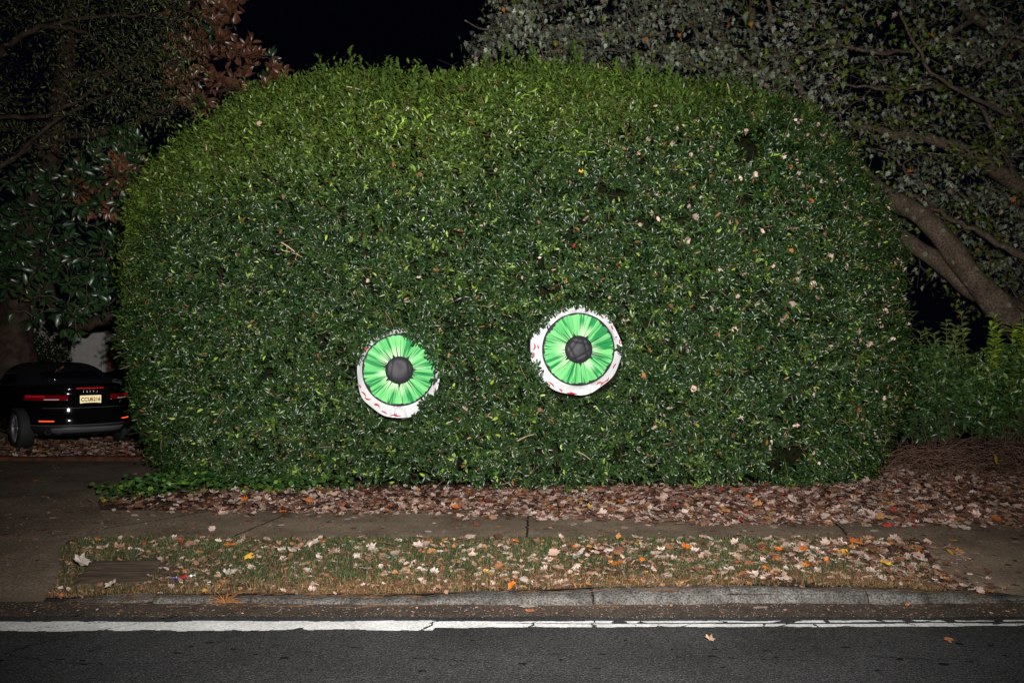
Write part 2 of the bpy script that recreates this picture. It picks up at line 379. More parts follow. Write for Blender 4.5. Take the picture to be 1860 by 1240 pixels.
def vnormals(V, Fq):
    fn = np.cross(V[Fq[:, 2]] - V[Fq[:, 0]], V[Fq[:, 3]] - V[Fq[:, 1]])
    vn = np.zeros_like(V)
    for k in range(4): np.add.at(vn, Fq[:, k], fn)
    return unit(vn)
Nh = vnormals(G, Fh)
if (Nh * (G - np.array([HX, HYc, HZ]))).sum() < 0: Nh = -Nh
Gb = G + Nh * bumps(G)[:, None]
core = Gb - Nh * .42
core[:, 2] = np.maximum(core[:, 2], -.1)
hedge = empty('hedge', (0, 0, 0), label='huge clipped evergreen hedge with rounded top that wears two green eyes', cat='hedge')
link('inner_branches', np_mesh('hedge_core', core, Fh), M_core, hedge)
# the eyes: centre of white, radius of white, centre of iris (x, z), radius of iris, radius of pupil
YE = 8.50
def eye_xyz(px, py): return P(px, py, YE)
EY = [dict(c=P(724, 680, YE), fx=.93, R=81 / F * YE, ic=P(724, 671, YE), ri=65.5 / F * YE, rp=26.3 / F * YE),
      dict(c=P(1047, 636, YE), fx=1.03, R=82 / F * YE, ic=P(1050, 634, YE), ri=65.5 / F * YE, rp=26.3 / F * YE)]
def eye_limit(k, ang):          # how much of the radius the leaves leave free at an angle (0 right, 90 up)
    a = np.degrees(ang) % 360
    if k == 0: pts = [(0, 1.0), (12, .93), (28, .85), (45, .90), (58, .82), (72, .86), (80, .99), (95, 1.02), (120, .92), (140, .99), (160, .95), (172, 1.1), (200, 1.1), (285, 1.1), (298, 1.0), (308, .90), (320, .86), (330, .94), (340, 1.03), (350, 1.03), (360, 1.0)]
    else: pts = [(0, .97), (20, 1.1), (40, 1.0), (75, .96), (100, .98), (125, .93), (140, .86), (155, .97), (170, 1.1), (190, 1.0), (207, .90), (222, 1.0), (240, 1.1), (330, 1.1), (360, .97)]
    return np.interp(a, [p[0] for p in pts], [p[1] for p in pts])
def in_eye(p, grow=0.0):
    m = np.zeros(len(p), bool)
    for k, e in enumerate(EY):
        # as the hedge is seen from the road the discs lie in front of it
        dx = p[:, 0] - e['c'].x; dz = p[:, 2] - e['c'].z; r = np.hypot(dx / e['fx'], dz)
        m |= (p[:, 1] < YE + .32) & (r < e['R'] * (eye_limit(k, np.arctan2(dz, dx)) + grow))
    return m
# twigs spread evenly over the surface
area = .5 * np.linalg.norm(np.cross(Gb[Fh[:, 2]] - Gb[Fh[:, 0]], Gb[Fh[:, 3]] - Gb[Fh[:, 1]]), axis=1)
fnn = Nh[Fh].mean(1)
dens = np.where(fnn[:, 1] > .3, .25, 1.0) * np.where(Gb[Fh].mean(1)[:, 1] > 12.0, .35, 1)
pr = area * dens; pr /= pr.sum()
NT = 36000
fi = rng.choice(len(Fh), NT, p=pr); u, v = rng.random(NT)[:, None], rng.random(NT)[:, None]
q = Gb[Fh[fi]]; base = (q[:, 0] * (1 - u) + q[:, 1] * u) * (1 - v) + (q[:, 3] * (1 - u) + q[:, 2] * u) * v
nn = unit(fnn[fi])
hole = noise(base, 5.5, 33) + .5 * noise(base, 11, 34)
okm = ((hole < 1.5) & (noise(base, 16, 39) < 1.22)) | (base[:, 2] > 4.2)
base, nn = base[okm], nn[okm]; NT = len(base)
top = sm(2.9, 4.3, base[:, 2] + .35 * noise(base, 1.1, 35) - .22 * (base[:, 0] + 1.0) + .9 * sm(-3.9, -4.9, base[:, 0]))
depth = rng.random(NT) ** 1.5
tdir = unit(nn * .75 + np.array([0, -.05, .55]) * (.4 + .9 * top)[:, None] + rng.normal(0, .38, (NT, 3)))
tl = rng.uniform(.10, .20, NT) * (1 + .35 * top) * np.where(rng.random(NT) < .07, 1.7, 1)
start = base - nn * (.09 + .17 * depth)[:, None]
K = 9
side = unit(np.cross(tdir, rng.normal(size=(NT, 3)))); side2 = np.cross(tdir, side)
pos, axs, nrs, Ls, Cl, tp = [], [], [], [], [], []
# twig colour: fresh yellow-green growth at the top and left rim, deep blue-green lower down
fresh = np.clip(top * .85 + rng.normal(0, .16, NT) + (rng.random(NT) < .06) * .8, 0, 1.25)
for k in range(K):
    s = (k // 2 + .5) / 4.6; sg = 1 if k % 2 else -1
    if k == K - 1: s = 1.0
    alt = ((k // 2) % 2)
    sd = (side if alt else side2) * sg
    jt = rng.normal(0, .22, (NT, 3))
    ax = unit(tdir * (.75 if k < K - 1 else 2) + sd * 1.0 + jt)
    p = start + tdir * (tl * s)[:, None]
    nr = unit(tdir * .9 + nn * .25 - sd * .35 + rng.normal(0, .30, (NT, 3)))
    L = rng.uniform(.036, .086, NT) * (1 + .12 * top) * (.8 + .2 * (s < .9))
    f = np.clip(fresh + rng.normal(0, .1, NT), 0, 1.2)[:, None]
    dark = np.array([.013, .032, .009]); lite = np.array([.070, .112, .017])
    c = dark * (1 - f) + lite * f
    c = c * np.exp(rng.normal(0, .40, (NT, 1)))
    yl = rng.random(NT) < .012; c[yl] = np.array([.26, .36, .05]) * rng.uniform(.7, 1.1, (yl.sum(), 1))
    br = rng.random(NT) < .006; c[br] = np.array([.2, .09, .03])
    pos.append(p); axs.append(ax); nrs.append(nr); Ls.append(L); Cl.append(c)
pos, axs, nrs, Ls, Cl = map(np.concatenate, (pos, axs, nrs, Ls, Cl))
km = ~in_eye(pos + axs * (Ls * .5)[:, None]) & ~in_eye(pos + axs * Ls[:, None], -.02) & (pos[:, 2] > .01) & (pos[:, 2] + axs[:, 2] * Ls > .0)
pos, axs, nrs, Ls, Cl = pos[km], axs[km], nrs[km], Ls[km], Cl[km]
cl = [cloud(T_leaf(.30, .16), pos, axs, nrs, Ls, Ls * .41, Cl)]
# upright sprigs that stand proud of the clipped top
Ns = 1300
xs_ = rng.uniform(-3.9, 4.4, Ns); sp, sa, sn, sL, sC = [], [], [], [], []
stems = Tubes()
fi2 = rng.choice(np.where((fnn[:, 2] > .45) & (Gb[Fh].mean(1)[:, 1] < 12))[0], Ns)
for i in range(Ns):
    b0 = Gb[Fh[fi2[i]]].mean(0) - fnn[fi2[i]] * .05; d = unit(np.array([rng.normal(0, .22), rng.normal(0, .22) - .1, 1]) + fnn[fi2[i]] * .3)
    h = rng.uniform(.06, .17) + (rng.random() < .10 + .22 * (noise(b0[None], 3.0, 44)[0] > .3)) * rng.uniform(.08, .30)
    if b0[0] < -2.4 or b0[0] > 3.6: h *= .5
    pts = bez(b0, b0 + d * h, (rng.normal(0, .02), rng.normal(0, .02), 0), 4)
    stems.add(pts, [.0028, .0025, .002, .0015], 3, (.14, .15, .05))
    m = int(h / .03) + 2
    for j in range(m):
        t = (j + 1) / m; p = pts[0] + (pts[-1] - pts[0]) * t
        for sg in (-1, 1):
            a = rng.uniform(0, 3.14); sd = np.array([math.cos(a), math.sin(a), 0]) * sg
            sp.append(p); sa.append(unit(d * .9 + sd)); sn.append(unit(d - sd * .8 + rng.normal(0, .2, 3)))
            sL.append(rng.uniform(.055, .085)); sC.append(np.array([.064, .112, .022]) * math.exp(rng.normal(0, .22)) * (1 if b0[0] < 2 else .75))
sp, sa, sn, sL, sC = map(np.array, (sp, sa, sn, sL, sC))
cl.append(cloud(T_leaf(.28, .1), sp, sa, sn, sL, sL * .52, sC))
# vigorous curling yellow-green shoots on the face
for (px, py, n) in [(668, 205, 9), (745, 205, 7), (765, 250, 9), (720, 272, 12), (935, 205, 10), (460, 225, 8), (820, 265, 8), (1040, 300, 6), (1380, 300, 5), (690, 262, 8), (585, 700, 4), (800, 640, 3)]:
    p0 = np.array(P(px, py, 9.1)); 
    jx = np.argmin(np.linalg.norm((Gb[:, [0, 2]] - p0[[0, 2]]), axis=1) + (Gb[:, 1] > HYc) * 9); p0[1] = Gb[jx, 1] - .03
    a = rng.uniform(-.5, 1.2); d = np.array([math.cos(a), -.25, math.sin(a)]); lp = []
    for j in range(n):
        p = p0 + d * j * .03 + np.array([0, 0, -.003 * j * j * .3]); sd = np.array([rng.normal(0, .4), -.5, rng.normal(0, .6)])
        lp.append((p, unit(d + sd), unit(np.array([rng.normal(0, .4), -1, .5])), rng.uniform(.045, .07)))
    l4 = [np.array(z) for z in zip(*lp)]
    cl.append(cloud(T_leaf(.3, .4), l4[0], l4[1], l4[2], l4[3], l4[3] * .35, np.tile((.24, .38, .04), (n, 1)) * rng.uniform(.6, 1.1, (n, 1))))
link('foliage', cloud_mesh('hedge_foliage', cl), M_hedge, hedge)
# bare stems showing through and between the leaves
for i in range(7500):
    k = rng.integers(NT); b0 = base[k] - nn[k] * rng.uniform(.0, .16)
    if in_eye(b0[None], .25)[0] or b0[2] < .1: continue
    d = unit(rng.normal(0, 1, 3) + nn[k] * .3 + np.array([0, 0, .3])); l = rng.uniform(.08, .24)
    g = rng.random(); colr = (.30, .23, .15) if g < .3 else ((.12, .08, .05) if g < .75 else (.16, .19, .06))
    stems.add(bez(b0, b0 + d * l, rng.normal(0, .012, 3), 4), np.linspace(.0032, .0015, 4) * rng.uniform(.6, 1.3), 3, colr)
for (px, py, ax_, ay, r) in [(510, 440, 30, 22, .010), (515, 455, 34, 12, .006), (628, 155, 35, 10, .009), (1087, 112, 2, 30, .009), (1168, 130, -2, 60, .008), (972, 150, 8, 34, .008), (1323, 150, 6, 22, .008), (372, 262, 1, 24, .009), (940, 800, 30, -12, .006), (700, 640, -25, 30, .005), (1050, 820, 22, 14, .006)]:
    p0 = np.array(P(px, py, 9)); jx = np.argmin(np.linalg.norm((Gb[:, [0, 2]] - p0[[0, 2]]), axis=1) + (Gb[:, 1] > HYc) * 9); y = Gb[jx, 1] - .02
    stems.add(bez(P(px, py, y), P(px + ax_, py + ay, y - .02), (0, 0, .02), 6), np.linspace(r, r * .6, 6), 5, (.42, .31, .2))
link('stems', stems.mesh('hedge_stems'), M_twig, hedge)

# dead maple leaves caught in the face of the hedge, thicker to the upper right
MAP = [T_maple(c, s) for c, s in [(.15, 0), (.5, 1), (-.3, 2), (.9, 3), (-.7, 4), (.35, 5)]]
DEADC = np.array([(.34, .24, .20), (.28, .19, .15), (.38, .30, .26), (.19, .105, .07), (.12, .055, .035), (.065, .03, .02), (.38, .10, .015), (.24, .025, .015), (.38, .22, .03), (.26, .12, .04)])
def deadcol(n, p):
    p = np.array(p, float); p[6:9] *= .55; p /= p.sum(); i = rng.choice(len(DEADC), n, p=p)
    return DEADC[i] * np.exp(rng.normal(0, .2, (n, 1)))
wgt = np.where(fnn[fi], 1, 1)[:, 0] * 1.0
cand = base; score = np.exp(.55 * (cand[:, 0] - 1.2)) * (.25 + np.exp(-((cand[:, 2] - 3.6) / 1.5) ** 2)); score = np.minimum(score, 3.2); score += .10
score *= (nn[:, 1] < -.2); score /= score.sum()
nd = 560; ci = rng.choice(NT, nd, p=score, replace=False); p = cand[ci] + nn[ci] * rng.uniform(-.07, .02, (nd, 1)); keep = ~in_eye(p, .12); p = p[keep]; ci = ci[keep]
cls = []
var = rng.integers(0, 6, len(p)); sz = rng.uniform(.035, .085, len(p))
ax = unit(rng.normal(size=(len(p), 3)) + np.array([0, 0, -.6])); nr = unit(nn[ci] * .5 + np.array([0, 0, .35]) + rng.normal(0, .6, (len(p), 3))); dc = deadcol(len(p), [5, 5, 4, 3, 1.5, .5, .3, .25, .15, 1]) * 1.45
for v_ in range(6):
    m = var == v_; cls.append(cloud(MAP[v_], p[m], ax[m], nr[m], sz[m], sz[m] * rng.uniform(.5, 1, m.sum()), dc[m], rng.uniform(.8, 1.8, m.sum())))
link('dead_leaves', cloud_mesh('caught_leaves', cls, False), M_dead, kind='stuff', label='pale dead maple leaves caught all over the face of the hedge', cat='dead leaves')
# berries: small yellow buds
# ------------------------------------------------------------------ the two eyes
def srgb(*c): return np.array([((x / 255) / 12.92 if x <= 10 else ((x / 255 + .055) / 1.055) ** 2.4) for x in c])
M_white = mat('white_fabric', (.68, .69, .71), .65, .3, attr=False, nscale=7, namt=.04, bump=.12, bscale=9)
M_iris = mat('printed_fabric', attr=True, rough=.65, spec=.25, bump=.1, bscale=10)
M_pupil = mat('dark_fabric', (.020, .020, .025), .6, .4, bump=.5, bscale=7)
M_red = mat('red_print', (.45, .008, .02), .6, .3)
M_blk = mat('black_piping', (.01, .01, .01), .6, .3)
def make_eye(k, label, veins):
    e = EY[k]; r_ = np.random.default_rng(70 + k)
    root = empty('eyeball_decoration', e['c'] + Vector((.0, (.035, .03)[k], 0)), label=label, cat='eyeball', group='fabric eyeballs on the hedge')
    root.rotation_euler = ((R(5), 0, R(11)), (R(3), 0, R(3)))[k]
    ox, oz = e['ic'].x - e['c'].x, e['ic'].z - e['c'].z
    nt_, nr_ = 360, 26
    th = np.arange(nt_) / nt_ * 2 * np.pi
    # white: from outer rim (centre 0) to iris edge (centre ox,oz); pleats sewn round it
    pleat = np.zeros(nt_)
    edges = np.sort(r_.uniform(0, 2 * np.pi, 13))
    for a in edges:
        d = (th - a + np.pi) % (2 * np.pi) - np.pi; pleat += .012 * np.exp(-(d / .045) ** 2) * np.sign(d + .0001) * 1.0
        pleat += .014 * np.where((d > 0) & (d < .3), (1 - d / .3), 0)
    sect = np.zeros(nt_); ed = np.concatenate([[edges[-1] - 2 * np.pi], edges, [edges[0] + 2 * np.pi]])
    for a, b_ in zip(ed[:-1], ed[1:]):
        m = (th >= a) & (th < b_); sect[m] = ((th[m] - a) / (b_ - a) - .5) * r_.uniform(-1, 1) * .055
    wob = .006 * np.sin(th * 9 + k) + .005 * np.sin(th * 5 + 2)
    V = []
    for i in range(nr_):
        t = i / (nr_ - 1)                         # 0 back edge, 1 iris seam
        rr = (e['R'] + wob) * (1 - t) + e['ri'] * t
        bulge = 0
        rr = rr + bulge * (1 - t) * .6
        cx, cz = ox * t, oz * t
        y = .035 * (1 - t) - .045 * t + pleat * math.sin(math.pi * min(1, t * 1.0)) * 1.2
        V.append(np.stack([cx + rr * (1 + (e['fx'] - 1) * (1 - t)) * np.cos(th), y * np.ones(nt_) + sect * math.sin(math.pi * t) ** .7, cz + rr * np.sin(th)], 1))
    link('sclera', np_mesh('sclera', np.concatenate(V), grid_faces(nr_, nt_, True)), M_white, root)
    # back panel
    Vb = np.concatenate([np.stack([(e['R'] * f * e['fx']) * np.cos(th), np.full(nt_, .05 + .02 * (1 - f)), (e['R'] * f) * np.sin(th)], 1) for f in (1.0, .5, .02)])
    link('backing', np_mesh('backing', Vb, grid_faces(3, nt_, True)), M_blk, root)
    # iris with the print as per-vertex colour
    nt2, nr2 = 1200, 90
    th2 = np.arange(nt2) / nt2 * 2 * np.pi; t2 = np.linspace(0, 1, nr2)
    TT, RR = np.meshgrid(th2, t2); TT = TT.ravel(); RR = RR.ravel()
    rad = e['rp'] * .96 + (e['ri'] - e['rp'] * .96) * RR
    wave = .0045 * np.sin(TT * 31 + 3 * np.sin(TT * 3)) * np.sin(np.pi * RR)
    Y = -.045 - .022 * np.sin(np.pi * (1 - RR) * .5) + wave + .004 * np.sin(TT * 8 + k)
    V = np.stack([ox + rad * np.cos(TT), Y, oz + rad * np.sin(TT)], 1)
    def na(fr, rf, seed):       # noise stretched along the radius
        q = np.stack([np.cos(TT) * fr, np.sin(TT) * fr, RR * rf], 1); return noise(q, 1, seed + 40 * k + 50)
    light, mid, deep, pale = srgb(112, 192, 118), srgb(84, 172, 98), srgb(14, 122, 62), srgb(188, 222, 176)
    tw = .3 * na(2, 1.5, 1)
    s1 = na(9, 1.2, 2) + .8 * na(24, 1.5, 3) + .5 * na(48, 2, 4)
    c = light + (mid - light) * sm(-.5, .8, na(14, 1, 5))[:, None]
    s1 = s1 + .7 * na(70, 2.5, 14); k1 = sm(.02, .62, s1 - .45 * np.abs(RR - .65))[:, None]; c = c + (deep - c) * k1 * .95
    k2 = (sm(.55, .0, RR + .22 * na(8, 1, 6)) * sm(-.5, .4, na(5, .5, 7)) * .8)[:, None]; c = c + (pale - c) * k2
    k3 = (sm(.8, 1.3, na(30, 2, 8)) * .5)[:, None]; c = c + (srgb(160, 240, 150) - c) * k3
    blk = np.zeros(len(TT))
    for j in range(46):         # thin black cracks, some from the pupil, some from the rim
        a = j / 46 * 2 * np.pi + r_.uniform(-.06, .06); inner = r_.random() < .62; ln = r_.uniform(.2, .85) if inner else r_.uniform(.1, .4)
        bend = r_.uniform(-.16, .16)
        d = ((TT - a - bend * RR ** 1.5 + np.pi) % (2 * np.pi) - np.pi) * rad
        tt = (RR / ln) if inner else ((1 - RR) / ln)
        wdt = r_.uniform(.0020, .0056) * np.clip(1.15 - tt, 0, 1)
        blk = np.maximum(blk, (np.abs(d) < wdt) & (tt < 1.1))
        if inner: blk = np.maximum(blk, (np.abs(d) < .016 * np.clip(1 - RR * 6, 0, 1) * (j % 7 == 0)))
    scal = .955 - .05 * np.clip(np.abs((na(11, .01, 9))), 0, 1.2) ** 1.5 - .03 * np.clip(na(34, .01, 10), -.5, 1.2) - .10 * sm(.8, 1.5, na(5, .01, 11))
    blk = np.maximum(blk, RR > scal)
    c = np.where(blk[:, None] > .5, np.array([.012, .014, .012]), c)
    link('iris', np_mesh('iris', V, grid_faces(nr2, nt2, True), None, c), M_iris, root)
    # black piping between white and iris
    tb = Tubes(); a = np.linspace(0, 2 * np.pi, 121)
    tb.add(np.stack([ox + e['ri'] * np.cos(a), np.full(121, -.047), oz + e['ri'] * np.sin(a)], 1), .005, 5)
    link('piping', tb.mesh('piping'), M_blk, root)
    # pupil: gathered dark cloth with star-shaped creases
    nt3, nr3 = 160, 40; th3 = np.arange(nt3) / nt3 * 2 * np.pi; V = []
    for i in range(nr3):
        t = i / (nr3 - 1); rr = e['rp'] * t
        x = rr * np.cos(th3); z = rr * np.sin(th3); q = np.stack([x, 0 * x, z], 1)
        star = np.abs(((th3 + .4 * k) * (5 if k else 3) / np.pi) % 2 - 1)
        y = -.088 - .022 * (1 - t ** 2) + sum(.0065 * np.clip(1 - np.abs(x / e['rp'] * math.cos(a_) + z / e['rp'] * math.sin(a_) - o_) / .16, 0, 1) for a_, o_ in (((.3, .5), (1.4, .55), (2.5, .5), (3.6, .55), (5.2, .45)) if k else ((.1, .66), (3.0, .6)))) + .007 * noise(q, 19, 77 + k) * (1 - t ** 4) + .035 * t ** 6
        V.append(np.stack([ox + x, y, oz + z], 1))
    link('pupil', np_mesh('pupil', np.concatenate(V), grid_faces(nr3, nt3, True)), M_pupil, root)
    # red veins: tapered crescents printed on the white
    for (a0, r0, a1, r1, bx) in veins:
        a0, a1 = math.radians(a0), math.radians(a1); n = 15
        p0 = np.array([math.cos(a0), math.sin(a0)]) * r0 * e['R']; p1 = np.array([math.cos(a1), math.sin(a1)]) * r1 * e['R']
        d = p1 - p0; nm = np.array([-d[1], d[0]]); ctrl = (p0 + p1) / 2 + nm * bx
        t = np.linspace(0, 1, n)[:, None]; c_ = (1 - t) ** 2 * p0 + 2 * t * (1 - t) * ctrl + t ** 2 * p1
        tg = unit(np.gradient(c_, axis=0)); no = np.stack([-tg[:, 1], tg[:, 0]], 1); wd = (.0066 * np.sin(np.pi * np.clip(t, .02, .98)) ** .6 + .0008)
        def yy(pt):             # height of the white surface under a point
            rr = np.linalg.norm(pt, axis=1); rim = np.linalg.norm(pt - np.array([ox, oz]), axis=1)
            tt = np.clip((e['R'] - rr) / (e['R'] - rr + np.maximum(rim - e['ri'], 0) + 1e-6), 0, 1)
            return .035 * (1 - tt) - .045 * tt - .020
        Va, Vb_ = (c_ + no * wd) * (e['fx'], 1), (c_ - no * wd) * (e['fx'], 1)
        yA = yy(Va); yB = yy(Vb_)
        V4 = np.concatenate([np.column_stack([Va[:, 0], yA, Va[:, 1]]), np.column_stack([Vb_[:, 0], yB, Vb_[:, 1]]), np.column_stack([Vb_[:, 0], yB + .006, Vb_[:, 1]]), np.column_stack([Va[:, 0], yA + .006, Va[:, 1]])])
        link('vein', np_mesh('vein', V4, np.concatenate([grid_faces(4, n), np.stack([np.arange(n - 1) + 3 * n, np.arange(n - 1), np.arange(n - 1) + 1, np.arange(n - 1) + 1 + 3 * n], -1)])), M_red, root)
    return root
make_eye(0, 'lower fabric eyeball with green iris and black pupil, upper right edge buried in leaves',
         [(203, .97, 212, .93, .3), (212, .96, 219, .86, -.3), (228, .88, 238, .88, .5), (228, .88, 233, .82, -.4), (243, .93, 252, .94, .3), (258, .96, 268, .96, .35), (262, .87, 274, .95, -.3), (318, .95, 324, .92, .3), (140, .97, 147, .99, .2), (338, .97, 341, .92, .2), (193, .97, 198, .96, .2)])
make_eye(1, 'higher fabric eyeball with green iris and creased black pupil, white rim fully showing',
         [(141, .98, 151, .96, -.5), (148, .99, 143, .88, .4), (170, .93, 180, .95, .5), (172, .86, 178, .82, .2), (190, .95, 183, .93, -.4), (192, .97, 186, .88, .3), (205, .90, 210, .92, .2), (229, .93, 240, .95, .25), (247, .93, 252, .97, .2), (262, .93, 272, .97, -.2), (258, .97, 268, .985, .1), (300, .88, 308, .92, .5), (304, .96, 312, .95, .3), (312, .93, 320, .93, -.4), (333, .90, 341, .92, .3), (58, .97, 50, .93, -.3), (66, .97, 73, .98, .2), (36, .95, 30, .93, -.3), (8, .97, 14, .99, .2), (113, .98, 106, .98, .2)])
# leafy twigs that hang in front of the rims
lp = []
for k, (px, py, n, a) in [(0, (783, 648, 5, 200)), (0, (775, 730, 6, 160)), (1, (1129, 634, 6, 165)), (1, (972, 668, 6, 30)), (1, (970, 683, 6, 20)), (0, (792, 690, 5, 200))]:
    p0 = np.array(P(px, py, YE - .14)); d = np.array([math.cos(R(a)), -.1, math.sin(R(a))]) * .022
    for j in range(n):
        p = p0 + d * (j - 2) * .6; sd = np.array([-d[2], rng.normal(0, .01), d[0]]) * (1 if j % 2 else -1) * 1.3
        lp.append((p, unit(unit(d) + unit(sd) + rng.normal(0, .35, 3)), unit(np.array([rng.normal(0, .5), -1, .3 + rng.normal(0, .5)])), rng.uniform(.045, .07)))
for k in (0, 1):
    e = EY[k]
    for i in range(2600):
        a = rng.uniform(0, 2 * np.pi); rr = rng.uniform(.76, 1.10); lim = float(eye_limit(k, a)) + .025 * math.sin(a * 23) + .02 * math.sin(a * 41 + 1)
        if rr < lim or lim > 1.045: continue
        p = np.array([e['c'].x + e['fx'] * e['R'] * rr * math.cos(a), YE - rng.uniform(.035, .11) + .03 * k, e['c'].z + e['R'] * rr * math.sin(a)])
        v_ = unit(np.array([rng.normal(0, 1) - .35 * math.cos(a), rng.normal(-.2, .4), rng.normal(0, 1) - .35 * math.sin(a)]))
        lp.append((p, v_, unit(np.array([rng.normal(0, .9), -.5, .5 + rng.normal(0, .8)])), rng.uniform(.035, .07)))
l4 = [np.array(z) for z in zip(*lp)]
link('foliage', cloud_mesh('hedge_twigs', [cloud(T_leaf(.3, .2), l4[0], l4[1], l4[2], l4[3], l4[3] * .42, np.tile((.020, .046, .013), (len(lp), 1)) * np.exp(rng.normal(0, .45, (len(lp), 1))))]), M_hedge, hedge)

# ------------------------------------------------------------------ grass on the verge
def verge_pts(n):
    p = np.column_stack([rng.uniform(-3.7, 3.45, n), rng.uniform(YK - .015, 6.52, n)])
    xl = np.interp(p[:, 1], [YK - .1, 5.8, 6.2, 6.5, 6.7], [-3.05, -3.25, -3.5, -3.5, -3.3]); xr = np.interp(p[:, 1], [YK - .1, 5.5, 5.8, 6.2, 6.5], [3.35, 3.08, 3.08, 3.16, 3.2]) - .02
    m = (p[:, 0] > xl) & (p[:, 0] < xr)
    return p[m]
def in_board(p, g=0): 
    u = (p[:, 1] - 5.5) / .47
    return (u > -.02 - g) & (u < 1.02 + g) & (p[:, 0] > -3.03 - .12 * u - g) & (p[:, 0] < -2.49 - .11 * u + g)
g = verge_pts(150000)
cn = noise(np.column_stack([g, g[:, 0] * 0]), 4, 60) + .6 * noise(np.column_stack([g, g[:, 0] * 0]), 11, 61)
g = g[(cn + rng.normal(0, .5, len(g)) > -.75 + 1.1 * sm(1.2, 3, g[:, 0]) * .6) & ~in_board(g)]
n = len(g); cn = noise(np.column_stack([g, g[:, 0] * 0]), 4, 60)
lay = rng.uniform(0, 1, n); ang = rng.uniform(0, 2 * np.pi, n); tilt = rng.uniform(.2, 1.35, n)
ax = np.stack([np.cos(ang) * np.sin(tilt), np.sin(ang) * np.sin(tilt), np.cos(tilt)], 1)
nr = np.cross(ax, np.stack([-np.sin(ang), np.cos(ang), 0 * ang], 1)) + rng.normal(0, .4, (n, 3))
straw = rng.random(n) < (.16 + .55 * sm(5.80, YK, g[:, 1] + .1 * noise(np.column_stack([g, g[:, 0] * 0]), 3, 62)) + .12 * (cn > .7))
L = rng.uniform(.022, .058, n) * np.where(straw, 1.0, 1)
gc = np.where(straw[:, None], np.array([.15, .088, .042]), np.array([.034, .060, .022])) * np.exp(rng.normal(0, .38, (n, 1)))
red = straw & (rng.random(n) < .35); gc[red] = gc[red] * np.array([.75, .58, .5])
TG = (np.array([(0, .5, 0), (0, -.5, 0), (.55, .38, .02), (.55, -.38, .02), (1, 0, -.12)], float), np.array([(0, 1, 3, 2)]), np.array([(2, 3, 4)]))
pos = np.column_stack([g, gz(g[:, 0], g[:, 1]) + .002])
link('grass', cloud_mesh('grass', [cloud(TG, pos, ax, nr, L, rng.uniform(.002, .0042, n), gc)]), M_grass, kind='stuff', label='thin patchy lawn grass with straw along the kerb', cat='grass')

# ------------------------------------------------------------------ fallen leaves
def leaf_cloud(p, size, cols, tiltamt=.25, lift=.006, curl=(.5, 1.8)):
    n = len(p); out = []; var = rng.integers(0, 6, n)
    ang = rng.uniform(0, 2 * np.pi, n); ax = unit(np.stack([np.cos(ang), np.sin(ang), rng.normal(0, tiltamt, n)], 1))
    nr = unit(np.stack([rng.normal(0, tiltamt, n), rng.normal(0, tiltamt, n), np.where(rng.random(n) < .5, 1, -1)], 1))
    for v_ in range(6):
        m = var == v_
        if m.sum(): out.append(cloud(MAP[v_], p[m] + np.array([0, 0, lift]), ax[m], nr[m], size[m], size[m] * rng.uniform(.7, 1.1, m.sum()), cols[m], rng.uniform(*curl, m.sum())))
    return out
stuff = []
# thick litter between the pavement and the hedge, and under the trees on the right
n = 34000
p = np.column_stack([rng.uniform(-4.2, 9.5, n), rng.uniform(6.95, 12, n)])
near = np.interp(p[:, 0], [-4.2, -3.4, -2, -.5, 1, 2.2, 4, 9], [8.0, 7.75, 7.62, 7.50, 7.28, 7.10, 7.05, 6.98]) + .10 * noise(np.column_stack([p, p[:, 0] * 0]), 2.4, 63)
far = np.interp(p[:, 0], [-4.2, -3, 3.9, 4.6, 5.2, 9], [8.3, 8.9, 9.2, 10.0, 12, 12])
m = (p[:, 1] > near - np.abs(rng.normal(0, .12, n))) & (p[:, 1] < far) & (rng.random(n) < np.interp(p[:, 0], [-4, -2.5, 0, 3, 9], [.35, .75, 1, 1, .8]))
p = p[m]; n = len(p)
dcl = deadcol(n, [3.0, 3, 2.0, 3.4, 4.4, 4.6, .45, .35, .08, .8])
stuff += leaf_cloud(np.column_stack([p, rng.uniform(0, .035, n)]), rng.uniform(.045, .088, n), dcl * .9, .30)
# scattered over the pavement
n = 420; p = np.column_stack([rng.uniform(-5, 7, n), 6.5 + rng.random(n) ** .7 * 1.1])
p = p[rng.random(n) < np.interp(p[:, 1], [6.5, 7.0, 7.5], [.35, .4, 1])]
n = len(p); stuff += leaf_cloud(np.column_stack([p, np.zeros(n)]), rng.uniform(.03, .085, n), deadcol(n, [2, 2, 2, 3, 4, 3, .6, .6, .3, 1]), .1, .004, (.1, .6))
# left driveway
n = 420; p = np.column_stack([rng.uniform(-9, -3.4, n), rng.uniform(5.5, 11, n)]); p = p[p[:, 0] < np.interp(p[:, 1], [5.5, 6.5, 8.2, 11], [-3.4, -3.6, -4.3, -4.7])]
n = len(p); stuff += leaf_cloud(np.column_stack([p, gz(p[:, 0], p[:, 1]) + .008]), rng.uniform(.03, .09, n), deadcol(n, [1, 2, 1, 3, 5, 3, .6, .3, .3, 1]) * .8, .08, .004, (.1, .6))
n = 6500; p = np.column_stack([rng.uniform(-7, 7, n), rng.uniform(6.0, 8.6, n)]); m = ((p[:, 1] > 6.48) & (p[:, 1] < 7.6)) | (p[:, 0] < -3.6) | (p[:, 0] > 3.35); p = p[m]
n = len(p); stuff += leaf_cloud(np.column_stack([p, gz(p[:, 0], p[:, 1]) + .008]), rng.uniform(.006, .026, n), deadcol(n, [1, 2, 1, 3, 5, 5, .3, .1, .1, 1]), .1, .002, (.1, .6))
